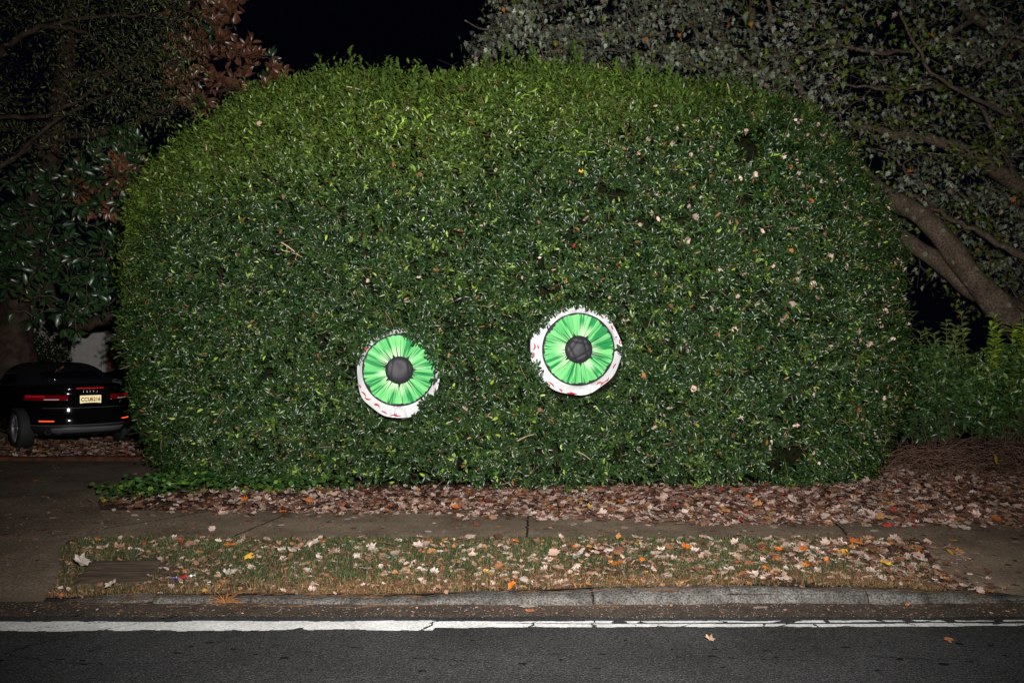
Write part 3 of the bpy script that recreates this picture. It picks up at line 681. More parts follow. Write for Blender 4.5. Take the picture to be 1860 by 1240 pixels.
n = 260; p = np.column_stack([rng.uniform(2.3, 3.4, n), rng.uniform(5.35, 6.5, n)]); stuff += leaf_cloud(np.column_stack([p, gz(p[:, 0], p[:, 1]) + .015]), rng.uniform(.04, .08, n), deadcol(n, [2, 3, 2, 3, 4, 3, .6, .4, .2, 1]) * .9, .28)
# leafy bed under the cars
n = 9000; p = np.column_stack([rng.uniform(-13, -4.2, n), rng.uniform(11.5, 17.5, n)])
stuff += leaf_cloud(np.column_stack([p, rng.uniform(0, .03, n)]), rng.uniform(.05, .11, n), deadcol(n, [2, 3, 1.6, 3, 4, 3, .4, .2, .2, 1]), .25)
# right-hand drive, thin scatter
n = 130; p = np.column_stack([rng.uniform(3.2, 7, n), rng.uniform(5.6, 7.1, n)]); stuff += leaf_cloud(np.column_stack([p, gz(p[:, 0], p[:, 1]) + .009]), rng.uniform(.03, .07, n), deadcol(n, [1, 1, 1, 3, 5, 4, .3, .3, .1, 1]), .06, .004, (.1, .5))
# small crumbs of leaf in the gutter and on the verge
n = 800; p = np.column_stack([rng.uniform(-3.6, 4, n), 5.22 - rng.random(n) ** 1.6 * .25]); stuff += leaf_cloud(np.column_stack([p, np.full(n, -.114)]), rng.uniform(.006, .026, n), deadcol(n, [.6, 1.4, .3, 4, 5, 6, .25, .1, 0, 1]), .2, .003)
g = verge_pts(5200); g = g[~in_board(g)]; n = len(g); stuff += leaf_cloud(np.column_stack([g, gz(g[:, 0], g[:, 1]) + rng.uniform(.004, .02, n)]), rng.uniform(.014, .05, n), deadcol(n, [1.4, 2, 1, 4, 5, 4, .35, .25, .08, 1.5]), .4, .004)
# larger leaves on the verge: sort by distance, the nearest become objects of their own
g = verge_pts(1500)
g = g[rng.random(len(g)) < np.interp(g[:, 0], [-3.5, -2.4, -1, 1, 2, 3.4], [.18, .24, .40, .55, .9, 1.0]) * np.interp(g[:, 1], [5.2, 5.5, 5.7, 6.3, 6.5], [.12, .45, 1, 1, .55])]
g = g[~in_board(g, -.03) | (rng.random(len(g)) < .12)]
g = g[np.argsort(g[:, 1])]
NI = 262
ind, rest = g[:NI], g[NI:]
n = len(rest); stuff += leaf_cloud(np.column_stack([rest, gz(rest[:, 0], rest[:, 1]) + .02]), rng.uniform(.05, .095, n), deadcol(n, [5, 4, 5, 2.5, 1.6, 1, 1.0, .6, .35, 1]), .28, .006, (.5, 1.8))
link('leaf_litter', cloud_mesh('leaf_litter', stuff, False), M_dead, kind='stuff', label='thick carpet of fallen autumn leaves around the hedge and pavement', cat='fallen leaves')
# individual leaves
KCOL = {'pale pinkish tan': (.34, .255, .215), 'pale grey': (.33, .28, .245), 'tan': (.27, .175, .12), 'rusty brown': (.19, .075, .035), 'dark brown': (.085, .04, .025), 'orange': (.42, .12, .015), 'red': (.26, .03, .015), 'yellow': (.45, .27, .03)}
_lm = {}
def leaf_mesh(v_, cn_):
    if (v_, cn_) not in _lm:
        V, Q, Tt = MAP[v_]; V = V.copy(); V[:, 0] -= .45; V[:, 2] -= V[:, 2].min()
        rr = np.random.default_rng(v_ * 9 + len(cn_)); c = np.array(KCOL[cn_]) * (1 + rr.normal(0, .16, (len(V), 1)))
        c = c * (1 + rr.normal(0, .08))
        st = np.array([(-.42, -.012, .02), (-.42, .012, .02), (-.78, .01, .06), (-.78, -.01, .06)]); k = len(V)
        V = np.vstack([V, st]); c = np.vstack([c, np.tile(np.array(KCOL[cn_]) * .5, (4, 1))])
        me = np_mesh('maple_leaf', V, np.array([(k, k + 1, k + 2, k + 3)]), Tt, c, False); me.materials.append(M_dead); _lm[(v_, cn_)] = me
    return _lm[(v_, cn_)]
def put_leaf(x, y, z, size, cn_, label, group=None, tilt=.2, v_=None, flip=None):
    o = bpy.data.objects.new('fallen_leaf', leaf_mesh(rng.integers(0, 6) if v_ is None else v_, cn_)); C.objects.link(o)
    o.location = (x, y, z); o.rotation_euler = (rng.normal(0, tilt), rng.normal(0, tilt), rng.uniform(0, 6.28)); o.scale = (size, size * rng.uniform(.75, 1), size)
    tag(o, label, 'leaf', group)
    return o
cn_list = list(KCOL)
prb = np.array([5.5, 4, 4, 3.6, 2.6, .5, .2, .1]); prb /= prb.sum()
for (x, y) in ind:
    c_ = cn_list[rng.choice(8, p=prb)]
    where = ('kerb side' if y < 5.62 else 'pavement side') + (' at the leafy right end' if x > 2.35 else (' before the right end' if x > 1.5 else (' right of the kerb joint' if x > .53 else (' near the brown board' if x < -2.1 else (' right of the wrapper' if x < -1.1 else ' left of the kerb joint')))))
    sz_ = rng.uniform(.045, .088); w_ = 'small' if sz_ < .056 else ('large' if sz_ > .076 else 'medium'); lb = f'{w_} {c_} leaf on the grass verge, {where}'
    put_leaf(x, y, float(gz(x, y)) + .018, sz_, c_, lb, f'{w_} {c_} leaves on the verge {where}', .28)
SP = [(957, 1101, -.112, .12, 'pale grey', 'large pale grey leaf lying in the gutter below the kerb joint', .1),
      (962, 1110, -.112, .07, 'rusty brown', 'small rusty brown leaf tucked under the large pale gutter leaf', .2),
      (930, 1062, -.03, .075, 'orange', 'bright orange leaf curled over the back edge of the kerb', .6),
      (1378, 1103, -.112, .10, 'pale pinkish tan', 'pinkish tan leaf in the gutter in front of the right kerb stones', .15),
      (1288, 1160, -.116, .075, 'tan', 'lone tan leaf lying flat on the dark asphalt in front of the line', .05),
      (1718, 1163, -.116, .065, 'rusty brown', 'thin rusty brown leaf on the asphalt at the far right of the road', .05),
      (148, 1115, -.112, .085, 'dark brown', 'dark brown leaf in the left gutter just behind the white line', .2),
      (228, 1101, -.11, .06, 'rusty brown', 'small rusty leaf in the left gutter under the buried kerb', .3),
      (1716, 1090, -.11, .085, 'pale pinkish tan', 'pinkish leaf beside the last kerb stone at the right drive', .2),
      (1122, 1023, -.005, .095, 'orange', 'vivid orange leaf standing out on the grass right of the kerb joint', .35),
      (455, 1012, .0, .08, 'yellow', 'bright yellow leaf on the grass right of the crumpled wrapper', .3),
      (1605, 1024, .0, .09, 'yellow', 'golden yellow leaf in the thick litter of the right verge end', .3),
      (387, 961, .01, .07, 'pale pinkish tan', 'small pale pink leaf alone on the left part of the pavement', .6),
      (866, 955, .006, .065, 'red', 'small red leaf on the pavement in the middle', .2),
      (1750, 959, .008, .11, 'pale grey', 'large pale leaf alone on the right driveway', .2),
      (152, 1020, .01, .13, 'pale grey', 'largest pale curled leaf at the left edge of the brown board', .3),
      (571, 988, .01, .12, 'pale pinkish tan', 'large pale star-shaped leaf at the back of the left grass', .45),
      (912, 995, .01, .10, 'pale pinkish tan', 'big pale pink maple leaf on the back half of the middle grass', .35),
      (1050, 1008, .0, .11, 'pale grey', 'broad pale grey leaf on the grass left of the vivid orange leaf', .3),
      (205, 1062, -.03, .085, 'pale grey', 'pale grey leaf on the strip of grass in front of the brown board', .3),
      (1610, 913, .03, .10, 'yellow', 'pale yellow oval leaf on the brown litter at the right', .25),
      (1849, 939, .03, .09, 'orange', 'orange leaf on the litter edge at the far right', .2),
      (1806, 832, .25, .12, 'yellow', 'pale yellow maple leaf stuck in the tangle of bare vine stems', 1.0)]
for (px, py, z, s_, c_, lb, tl_) in SP:
    d = (CZ - z) * F / (py - HY); put_leaf((px - 930) / F * d, min(d, 9.72) if py < 850 else d, z + .008 if py > 850 else CZ - (py - HY) * 9.72 / F, s_, c_, lb, None, tl_)

# pine straw and strips of dry grass in the gutter
tb = Tubes()
for i in range(520):
    x = rng.choice([-1.75, -.95, -2.6, .45, 1.0, -1.2, 2.6]) + rng.normal(0, .28); y = rng.uniform(5.12, 5.5); a = rng.normal(0, .5); l = rng.uniform(.05, .16)
    z = float(gz(x, y)) + .012 if y > YK - .03 else (-.112 if y < 5.18 else -.12 + float(kh(x)) + .006)
    tb.add(bez((x, y, z), (x + math.cos(a) * l, y + math.sin(a) * l * .5, z + .004), (0, .01, .006), 4), .0011, 3, np.array((.15, .082, .04)) * rng.uniform(.4, 1.2))
for i in range(60):
    a = rng.uniform(-.3, 3.4); l = rng.uniform(.03, .13)
    tb.add(bez((-1.86, 5.19, -.105), (-1.86 + math.cos(a) * l, 5.17 + abs(math.sin(a)) * l * .2, -.1 + abs(math.sin(a)) * l * .6), (0, 0, .01), 4), .0016, 3, np.array((.3, .13, .04)) * rng.uniform(.5, 1.1))
link('pine_straw', tb.mesh('pine_straw'), M_twig, kind='stuff', label='orange-brown dry pine straw gathered along the kerb', cat='pine straw')

# ------------------------------------------------------------------ ivy at the left foot of the hedge
n = 2600; p = np.column_stack([rng.uniform(-4.35, -1.7, n), rng.uniform(8.0, 9.6, n)])
fr = np.interp(p[:, 0], [-4.35, -4.1, -3.6, -3, -2.3, -1.7], [8.22, 8.1, 8.32, 8.42, 8.46, 8.7]); bk = np.interp(p[:, 0], [-4.35, -4.0, -3.6, -1.7], [8.35, 9.2, 9.4, 8.8])
m = (p[:, 1] > fr + .1 * noise(np.column_stack([p, p[:, 0] * 0]), 4, 66)) & (p[:, 1] < bk); p = p[m]; n = len(p)
ax = unit(np.stack([rng.normal(0, 1, n), -1 + rng.normal(0, .8, n), rng.normal(0, .3, n)], 1)); nr = unit(np.stack([rng.normal(0, .3, n), -.7 + rng.normal(0, .3, n), np.full(n, .8)], 1))
L = rng.uniform(.035, .07, n); f = rng.random((n, 1)) ** 2
link('ivy', cloud_mesh('ivy', [cloud(T_leaf(.1, .15), np.column_stack([p, .03 + .16 * rng.random(n)]), ax, nr, L, L * .85, (np.array([.018, .055, .014]) * (1 - f) + np.array([.075, .13, .018]) * f) * np.exp(rng.normal(0, .4, (n, 1))))]), M_hedge, kind='stuff', label='bright green ivy creeping at the left foot of the hedge', cat='ivy')

# ------------------------------------------------------------------ board on the verge and a crumpled wrapper
def grain_mat():
    m = bpy.data.materials.new('weathered_board'); m.use_nodes = True; nt = m.node_tree; N = nt.nodes; b = N['Principled BSDF']; b.inputs['Roughness'].default_value = .85
    tc = N.new('ShaderNodeTexCoord'); mp = N.new('ShaderNodeMapping'); mp.inputs['Scale'].default_value = (1.2, 13, 4)
    n = N.new('ShaderNodeTexNoise'); n.inputs['Scale'].default_value = 3; n.inputs['Detail'].default_value = 8; n.inputs['Distortion'].default_value = .6
    nt.links.new(tc.outputs['Object'], mp.inputs[0]); nt.links.new(mp.outputs[0], n.inputs[0])
    nt.links.new(ramp(nt, n.outputs[0], [(.35, (.022, .013, .007)), (.55, (.070, .045, .027)), (.7, (.12, .082, .052))]), b.inputs['Base Color'])
    bp = N.new('ShaderNodeBump'); bp.inputs['Strength'].default_value = .6; bp.inputs['Distance'].default_value = .01; nt.links.new(n.outputs[0], bp.inputs['Height']); nt.links.new(bp.outputs[0], b.inputs['Normal'])
    return m
nu, nv = 26, 20; V = []
for j in range(nv):
    for i in range(nu):
        u, v_ = i / (nu - 1), j / (nv - 1); y = 5.5 + .47 * v_; x = -3.03 - .12 * v_ + u * (.54 + .01 * v_)
        e = min(u, 1 - u, v_, 1 - v_); V.append((x + .01 * math.sin(v_ * 13), y + .008 * math.sin(u * 17), float(gz(x, y)) + .022 - .02 * math.exp(-e / .025) + .003 * math.sin(v_ * 26 + u * 3)))
V = np.array(V); c0 = V.mean(0); tb_ = V.copy(); tb_[:, 2] -= .03
Fq = grid_faces(nv, nu); m_ = np_mesh('board', np.vstack([V, tb_]) - c0, np.vstack([Fq[:, ::-1], Fq + len(V)]))
o = link('wooden_board', m_, grain_mat(), label='weathered brown board lying flat in the left end of the grass verge', cat='board'); o.location = c0
# wrapper
d = 1.49 * F / (1031 - HY); wx = (337 - 930) / F * d
wr = empty('candy_wrapper', (wx, d, float(gz(wx, d)) + .03), .5, label='crumpled red white and blue foil wrapper on the left grass', cat='wrapper')
def crumple(name, x0, x1, wd, colr, seed):
    nu, nv = 14, 12; r_ = np.random.default_rng(seed); V = []
    for i in range(nu):
        for j in range(nv):
            u = i / (nu - 1); a = j / (nv - 1) * 2 * np.pi; rr = wd * (.7 + .4 * math.sin(u * 9 + seed)) * (1 + r_.normal(0, .14)); V.append((x0 + (x1 - x0) * u, rr * math.cos(a), rr * .55 * math.sin(a)))
    link(name, np_mesh(name, np.array(V), grid_faces(nu, nv), smooth=False), mat(name + '_foil', colr, .3, .8, .35), wr)
crumple('red_panel', -.035, .03, .021, (.45, .02, .02), 3); crumple('silver_end', .031, .075, .016, (.6, .62, .68), 5); crumple('blue_end', -.075, -.036, .018, (.12, .1, .35), 8)

# ------------------------------------------------------------------ trees
def tree(name, label, cat, trunks, limbs, clusters, leafT, leafmat, barkmat, nleaf, lsize, lwide, colf, orient, twig=(.012, .004), twigcol=(.14, .1, .075), group=None, spread=.25, base=None, spray=False):
    root = empty(name, base if base is not None else tuple(trunks[0][0][0]), label=label, cat=cat, group=group)
    o3 = np.array(root.location); inv = lambda a: a - o3
    t = Tubes()
    for pts, r0, r1 in trunks: p = resample(pts, 40); t.add(inv(p), np.linspace(r0, r1, 40), 20, rough=.16)
    link('trunk', t.mesh('trunk'), barkmat, root)
    t = Tubes(); LP = []
    for pts, r0, r1 in limbs:
        p = resample(pts, 26); p[1:] += rng.normal(0, .025, (25, 3)) * .7; t.add(inv(p), np.linspace(r0, r1, 26), 7, rough=.08); LP.append(p)
    if limbs: link('limbs', t.mesh('limbs'), barkmat, root)
    nodes = np.concatenate(LP + [resample(p, 40) for p, _, _ in trunks])
    cs = np.array(clusters); tw = Tubes(); Ppos, Pax, Pn, PL, PC = [], [], [], [], []
    known = nodes.copy()
    order = np.argsort(np.min(np.linalg.norm(cs[:, None, :] - nodes[None, ::3], axis=2), axis=1))
    for ci_, k in enumerate(order):
        c = cs[k]; d = np.linalg.norm(known - c, axis=1); a = known[np.argmin(d)]; dist = d.min()
        p = bez(a, c, rng.normal(0, .12 * dist + .01, 3) + np.array([0, 0, .08 * dist]), 7, .012)
        tw.add(inv(p), np.linspace(twig[0], twig[1], 7) * (.6 + min(dist, 1)), 4, np.array(twigcol) * rng.uniform(.6, 1.3))
        known = np.vstack([known, p[3:]])
        n = max(3, int(rng.normal(nleaf, nleaf * .25)))
        if spray:
            dh = unit(np.array([c[0] - a[0] + rng.normal(0, .3), c[1] - a[1] + rng.normal(0, .3) - .2, rng.uniform(-.5, .15)])); lat = unit(np.cross(dh, (0, 0, 1)))
            tq = rng.uniform(-.9, 1, n)[:, None]; q = c + dh * tq * .42 + lat * rng.normal(0, .17, (n, 1)) * (1.1 - .5 * np.abs(tq)) + np.array([0, 0, 1]) * (rng.normal(0, .035, (n, 1)) - .07 * tq ** 2)
            tw.add(inv(bez(c - dh * .35, c + dh * .42, (0, 0, .03), 6)), np.linspace(twig[1], .0012, 6), 4, np.array(twigcol) * rng.uniform(.6, 1.2)); d_spray[0] = dh
        else: q = c + rng.normal(0, spread, (n, 3)) * np.array([1, 1, .7])
        if ci_ % 2 == 0:
            e = c + rng.normal(0, spread * 1.2, 3); tw.add(inv(bez(c, e, rng.normal(0, .03, 3), 4)), np.linspace(twig[1], twig[1] * .5, 4), 3, np.array(twigcol) * rng.uniform(.6, 1.3))
        dirv = unit(c - a)
        ax, nr = orient(n, q, c, dirv)
        Ppos.append(q); Pax.append(ax); Pn.append(nr); PL.append(rng.uniform(*lsize, n)); PC.append(colf(n, q, c))
    link('twigs', tw.mesh('twigs'), M_twig, root)
    pos, ax, nr, L, cc = map(np.concatenate, (Ppos, Pax, Pn, PL, PC))
    if leafT is MAP:
        MAPT = [T_maple_sharp(c_, s_) for c_, s_ in ((.2, 1), (.6, 2), (-.4, 3))]
        var = rng.integers(0, 3, len(pos)); cl = [cloud(MAPT[v_], inv(pos[var == v_]), ax[var == v_], nr[var == v_], L[var == v_], L[var == v_] * lwide, cc[var == v_]) for v_ in range(3)]
    else: cl = [cloud(leafT, inv(pos), ax, nr, L, L * lwide, cc)]
    link('crown', cloud_mesh('crown', cl, leafT is not MAP), leafmat, root)
    return root
d_spray = [None]
def o_spray(n, q, c, d):
    dh = d_spray[0]; up = unit(np.array([rng.normal(0, .22), rng.uniform(-.45, .1), 1.0])); ax = unit(dh + rng.normal(0, .55, (n, 3)) + np.array([0, 0, -.35])); hang = rng.random(n) < (.16 if c[0] > 4 else .40)
    nr = up + rng.normal(0, .2, (n, 3)); nr[hang] = np.array([0, -1, .3]) + rng.normal(0, .5, (hang.sum(), 3)); ax[hang] = unit(rng.normal(0, .4, (hang.sum(), 3)) + np.array([0, 0, -1]))
    return ax, unit(nr)
def region(n, poly, y0, y1, seed=0, bias=None):
    """points spread through a slab of air seen over a polygon of the picture, clumped"""
    out = []; r_ = np.random.default_rng(seed); poly = np.array(poly, float); lo, hi = poly.min(0), poly.max(0)
    while len(out) < n:
        q = r_.uniform(lo, hi); x, y = q; ins = False; j = len(poly) - 1
        for i in range(len(poly)):
            if (poly[i, 1] > y) != (poly[j, 1] > y) and x < (poly[j, 0] - poly[i, 0]) * (y - poly[i, 1]) / (poly[j, 1] - poly[i, 1]) + poly[i, 0]: ins = not ins
            j = i
        if not ins: continue
        Y = r_.uniform(y0, y1); p = np.array(P(x, y, Y))
        if noise(p[None], 2.0, 80 + seed)[0] + r_.normal(0, .5) < -.45: continue
        out.append(p)
    return out
def o_droop(n, q, c, d):        # leaves hang, seen from below
    ang = rng.uniform(0, 2 * np.pi, n); ax = unit(np.stack([np.cos(ang), np.sin(ang), rng.uniform(-1.3, -.1, n)], 1))
    return ax, unit(np.stack([rng.normal(0, .35, n), rng.normal(-.35, .35, n), np.ones(n)], 1))
def o_flat(n, q, c, d):
    ang = rng.uniform(0, 2 * np.pi, n); ax = unit(np.stack([np.cos(ang), np.sin(ang), rng.uniform(-.5, .1, n)], 1))
    return ax, unit(np.stack([rng.normal(0, .28, n), rng.normal(-.1, .28, n), np.ones(n)], 1))
def o_radial(n, q, c, d):       # rosette of big leaves
    v_ = unit(rng.normal(0, 1, (n, 3)) + d * .6 + np.array([0, -.3, -.35])); q[:] = c + v_ * .03
    return v_, unit(np.cross(v_, rng.normal(0, 1, (n, 3))) + np.array([0, -.5, .6]))
def o_radup(n, q, c, d):
    v_ = unit(rng.normal(0, .8, (n, 3)) + np.array([0, -.2, .75])); q[:] = c + v_ * .03
    return v_, unit(np.array([0, -1, -.2]) + rng.normal(0, .4, (n, 3)))
def o_any(n, q, c, d):
    return unit(rng.normal(0, 1, (n, 3)) + d * .5 + np.array([0, 0, -.5])), unit(rng.normal(0, .6, (n, 3)) + np.array([0, -.6, .6]))

# leaning maple on the right: two heavy stems from one foot, pale undersides of the leaves towards the road
foot = (9.6, 11.6, -.05)
trA = ([foot, P(1960, 690, 11.6), P(1850, 590, 11.5), P(1780, 520, 11.6), P(1720, 440, 11.8), P(1670, 385, 12.1), P(1600, 345, 12.6), P(1500, 240, 13.2), P(1400, 150, 13.6), P(1330, 90, 13.8), P(1262, -20, 14), P(1200, -160, 14)], .225, .045)
trB = ([(9.3, 11.7, 0), P(1880, 600, 11.9), P(1800, 545, 11.9), P(1740, 500, 12.0), P(1690, 462, 12.3), P(1630, 425, 12.8), P(1560, 360, 13.4), P(1480, 250, 13.9), P(1380, 100, 14.3), P(1370, -80, 14.4)], .205, .05)
foot3 = P(2100, 540, 12.6)
limbs = [([foot3, P(1860, 340, 12.7), P(1740, 265, 12.9), P(1620, 240, 13.2), P(1540, 225, 13.4)], .16, .04),
         ([foot3, P(1860, 465, 12.6), P(1780, 420, 12.8), P(1700, 380, 13.0), P(1640, 330, 13.3)], .07, .02),
         ([P(1330, 90, 13.8), P(1290, 40, 13.6), P(1180, 60, 13.2), P(1060, 70, 12.8), P(960, 110, 12.6)], .04, .012),
         ([P(1400, 150, 13.6), P(1300, 130, 13.2), P(1200, 95, 13.0), P(1100, 90, 12.6)], .035, .01),
         ([P(1262, -20, 14), P(1130, -40, 13.5), P(1000, 10, 13), P(900, 50, 12.5), P(845, 35, 12.4)], .035, .008),
         ([P(1500, 240, 13.2), P(1420, 90, 12.8), P(1400, 0, 12.4), P(1390, -100, 12)], .06, .02),
         ([P(1330, 90, 13.8), P(1275, 60, 13.6), P(1235, 0, 13.5), P(1200, -80, 13.2)], .05, .02),
         ([foot3, P(1900, 120, 12.6), P(1780, 30, 12.6), P(1730, -40, 12.5), P(1680, -140, 12.4)], .13, .05),
         ([P(1780, 30, 12.6), P(1640, 90, 12.2), P(1520, 80, 12), P(1420, 100, 11.9)], .04, .01),
         ([P(1860, 340, 12.7), P(1760, 170, 12.2), P(1620, 160, 11.9), P(1500, 150, 11.8)], .04, .012),
         ([P(1700, 380, 13.0), P(1640, 300, 12.4), P(1600, 260, 12.1)], .03, .01),
         ([foot3, P(1900, 250, 12.0), P(1820, 200, 11.6), P(1700, 130, 11.4), P(1640, 20, 11.4)], .05, .015),
         ([P(1780, 120, 11.5), P(1850, 60, 11.2), P(1900, -20, 11.1)], .03, .01)]
def c_maple(n, q, c):
    k = rng.random(n); base_ = np.tile((.135, .155, .110), (n, 1)) * (1 + .25 * (c[0] > 4.5)) * np.exp(rng.normal(0, .25, (n, 1))) * math.exp(rng.normal(0, .35))
    gc_ = noise(c[None], 1.6, 91)[0] + .25 * (c[0] - 4) * .4
    g_ = k < (.05 + .7 * (gc_ > (.75 if c[0] < 4 else .35))) ; base_[g_] = np.array([.095, .135, .014]) * rng.uniform(.5, 1.3, (g_.sum(), 1))
    o_ = k > .994; base_[o_] = np.array([.42, .14, .02]); b_ = (k > .95) & ~o_; base_[b_] = np.array([.20, .14, .11])
    return base_
cl1 = region(430, [(930, -120), (905, 40), (880, 90), (880, 150), (960, 190), (1150, 190), (1330, 190), (1330, -120)], 12.0, 14.2, 1)
cl2 = region(760, [(1330, -160), (1330, 190), (1440, 200), (1540, 270), (1600, 350), (1700, 350), (1860, 400), (2050, 430), (2050, -160)], 11.2, 14.5, 2)
cl3 = region(150, [(1600, 340), (1640, 460), (1760, 560), (1900, 560), (1900, 360)], 12.8, 14.8, 3)
cl4 = region(14, [(858, 60), (866, 150), (905, 150), (925, 20)], 12.4, 12.8, 4)
tree('maple_tree', 'leaning maple with two heavy mossy stems and pale grey-green leaves beyond the hedge', 'tree', [trA, trB], limbs, cl1 + cl2 + cl3 + cl4, MAP, M_tleaf, M_bark, 16, (.055, .105), .80, c_maple, o_spray, twig=(.008, .0025), twigcol=(.17, .13, .1), spread=.26, base=foot, spray=True)

# magnolia on the left: dark glossy leaves low down, rusty undersides above
mt = ([(-9.35, 14.6, -.05), P(20, 640, 14.6), P(25, 560, 14.6), P(60, 380, 14.6), P(110, 150, 14.8), P(140, -160, 15)], .42, .12)
ml = [([P(60, 420, 14.6), P(100, 560, 14.2), P(150, 590, 14.0), P(200, 575, 13.9), P(232, 560, 13.8)], .11, .09),
      ([P(40, 480, 14.6), P(-80, 500, 14), P(-200, 520, 13.5)], .1, .04),
      ([P(110, 150, 14.8), P(220, 120, 15), P(330, 90, 15.4), P(430, 60, 15.6)], .1, .03),
      ([P(100, 250, 14.8), P(220, 230, 14.8), P(330, 180, 15.2), P(460, 150, 15.5)], .09, .03),
      ([P(60, 380, 14.6), P(150, 350, 14), P(230, 330, 13.8)], .07, .03),
      ([P(60, 400, 14.6), P(120, 470, 13.8), P(190, 480, 13.6)], .06, .02)]
def c_mag(n, q, c):
    px = 930 + c[0] / c[1] * F; py = HY - (c[2] - CZ) / c[1] * F
    rusty = (px > 270 and py < 260 and rng.random() < .92) or (px > 130 and 280 < py < 390 and rng.random() < .55) or rng.random() < .02
    f = rng.random((n, 1))
    if rusty: return np.array([.14, .058, .032]) * np.exp(rng.normal(0, .35, (n, 1)))
    return (np.array([.012, .038, .015]) * (1 - f) + np.array([.035, .075, .022]) * f)
cm1 = region(400, [(-160, 330), (240, 300), (236, 530), (200, 560), (160, 585), (130, 615), (80, 590), (20, 570), (-160, 590)], 12.4, 14.6, 5)
cm2 = region(250, [(290, -120), (300, 180), (400, 230), (500, 190), (520, 140), (500, 95), (470, 85), (430, 40), (425, -120)], 14.6, 16.2, 6)
cm3 = region(110, [(120, 280), (240, 230), (260, 300), (230, 380), (140, 390)], 13.6, 15, 7)
tree('magnolia_tree', 'dark magnolia with glossy leaves and rusty leaf undersides above the parked cars', 'tree', [mt], ml, cm1 + cm2 + cm3, T_leaf(.2, .25), M_mag, M_barkd, 10, (.13, .21), .40, c_mag, lambda n, q, c, d: (o_radup if c[2] > 4.6 else o_radial)(n, q, c, d), twig=(.014, .006), twigcol=(.12, .08, .06), spread=.02)

# fine-leaved oak reaching in at the upper left
ob = (-13.5, 12.2, -.05)
ot = ([ob, (-13.3, 12.2, 3), (-13.0, 12.2, 6), (-12.2, 12.2, 9)], .35, .15)
ol = [([(-13.3, 12.2, 3.4), P(-100, 330, 12), P(0, 300, 12), P(60, 262, 12), P(115, 280, 11.8)], .05, .015),
      ([(-13.1, 12.2, 5), P(-60, 110, 12), P(0, 80, 12), P(70, 45, 12), P(140, 30, 12), P(260, 20, 12.1)], .065, .02),
      ([(-13.1, 12.2, 4.6), P(-60, 215, 12), P(60, 208, 12), P(150, 170, 12), P(240, 95, 12.2), P(330, 20, 12.4)], .04, .012),
      ([P(0, 300, 12), P(120, 205, 12), P(210, 172, 12), P(300, 210, 12)], .03, .01),
      ([P(70, 45, 12), P(150, 58, 12), P(230, 140, 12.1), P(330, 160, 12.3)], .035, .01),
      ([(-13, 12.2, 6.5), P(100, -80, 12.5), P(240, -40, 12.6), P(380, 40, 12.8)], .06, .015),
      ([P(60, 262, 12), P(70, 275, 12), P(90, 330, 11.9)], .02, .01)]
def c_oak(n, q, c):
    return np.array([.060, .075, .020]) * np.exp(rng.normal(0, .45, (n, 1))) * (1.0 if rng.random() < .93 else 2.0)
co1 = region(520, [(-150, -150), (-150, 330), (60, 290), (130, 300), (250, 230), (320, 230), (340, 120), (360, -150)], 11.4, 13.6, 8)
tree('oak_tree', 'dim fine-leaved oak with bare grey limbs filling the upper left corner', 'tree', [ot], ol, co1, T_small(), M_tleaf, M_barkd, 24, (.045, .085), .26, c_oak, o_any, twig=(.006, .002), twigcol=(.085, .07, .05), spread=.24, base=ob)

# ------------------------------------------------------------------ shrubs on the right and the vine tangle under them
def shrub(label, cx, cy, w_, d_, z0, z1, n, shoots, cdark, clite, shade, lsz=(.06, .11), group='shrubs right of the hedge'):
    root = empty('shrub', (cx, cy, 0), label=label, cat='shrub', group=group)
    r3 = np.array([cx, cy, 0]); q = rng.normal(0, 1, (n, 3)); q = unit(q) * (rng.random((n, 1)) ** .4)
    q = q * np.array([w_, d_, (z1 - z0) / 2]) + np.array([0, 0, (z0 + z1) / 2])
    q += (.12 * np.stack([noise(q, 3, 71), noise(q, 3, 72), noise(q, 3, 73)], 1))
    ax = unit(rng.normal(0, 1, (n, 3)) + np.array([0, -.3, .2])); nr = unit(rng.normal(0, .6, (n, 3)) + np.array([0, -.7, .7]))
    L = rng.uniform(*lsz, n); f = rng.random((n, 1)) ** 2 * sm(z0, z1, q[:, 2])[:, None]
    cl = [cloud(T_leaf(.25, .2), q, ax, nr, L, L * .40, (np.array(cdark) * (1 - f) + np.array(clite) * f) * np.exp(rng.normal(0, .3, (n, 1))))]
    st = Tubes(); sp_ = []
    for i in range(int(n / 70)):
        a = np.array([rng.normal(0, w_ * .4), rng.normal(0, d_ * .4), 0]); e = q[rng.integers(n)]; st.add(bez(a, e, rng.normal(0, .1, 3), 7), np.linspace(.010, .004, 7), 4, np.array((.07, .045, .03)) * rng.uniform(.5, 1.4))
    for (sx, sy, h0, h1) in shoots:
        p = bez((sx, sy, h0), (sx + rng.normal(0, .07), sy + rng.normal(0, .05), h1), rng.normal(0, .03, 3), 12); st.add(p, np.linspace(.006, .002, 12), 4, np.array((.22, .2, .1)) * rng.uniform(.6, 1.1))
        for j in range(2, 12):
            for k in range(4):
                a = rng.uniform(0, 6.28); v_ = np.array([math.cos(a), math.sin(a), rng.uniform(.3, 1.1)]); sp_.append((p[j], unit(v_), unit(np.array([-v_[0] * .5, -v_[1] * .5 - .3, .9]) + rng.normal(0, .2, 3)), rng.uniform(.09, .14) * (1.0 if j > 8 else .9), np.array(shade) * math.exp(rng.normal(0, .3))))
    if sp_:
        l5 = [np.array(z) for z in zip(*sp_)]; cl.append(cloud(T_leaf(.25, .2), l5[0], l5[1], l5[2], l5[3], l5[3] * .36, l5[4]))
    link('stems', st.mesh('shrub_stems'), M_twig, root); link('foliage', cloud_mesh('shrub_foliage', cl), M_hedge, root)
    return root
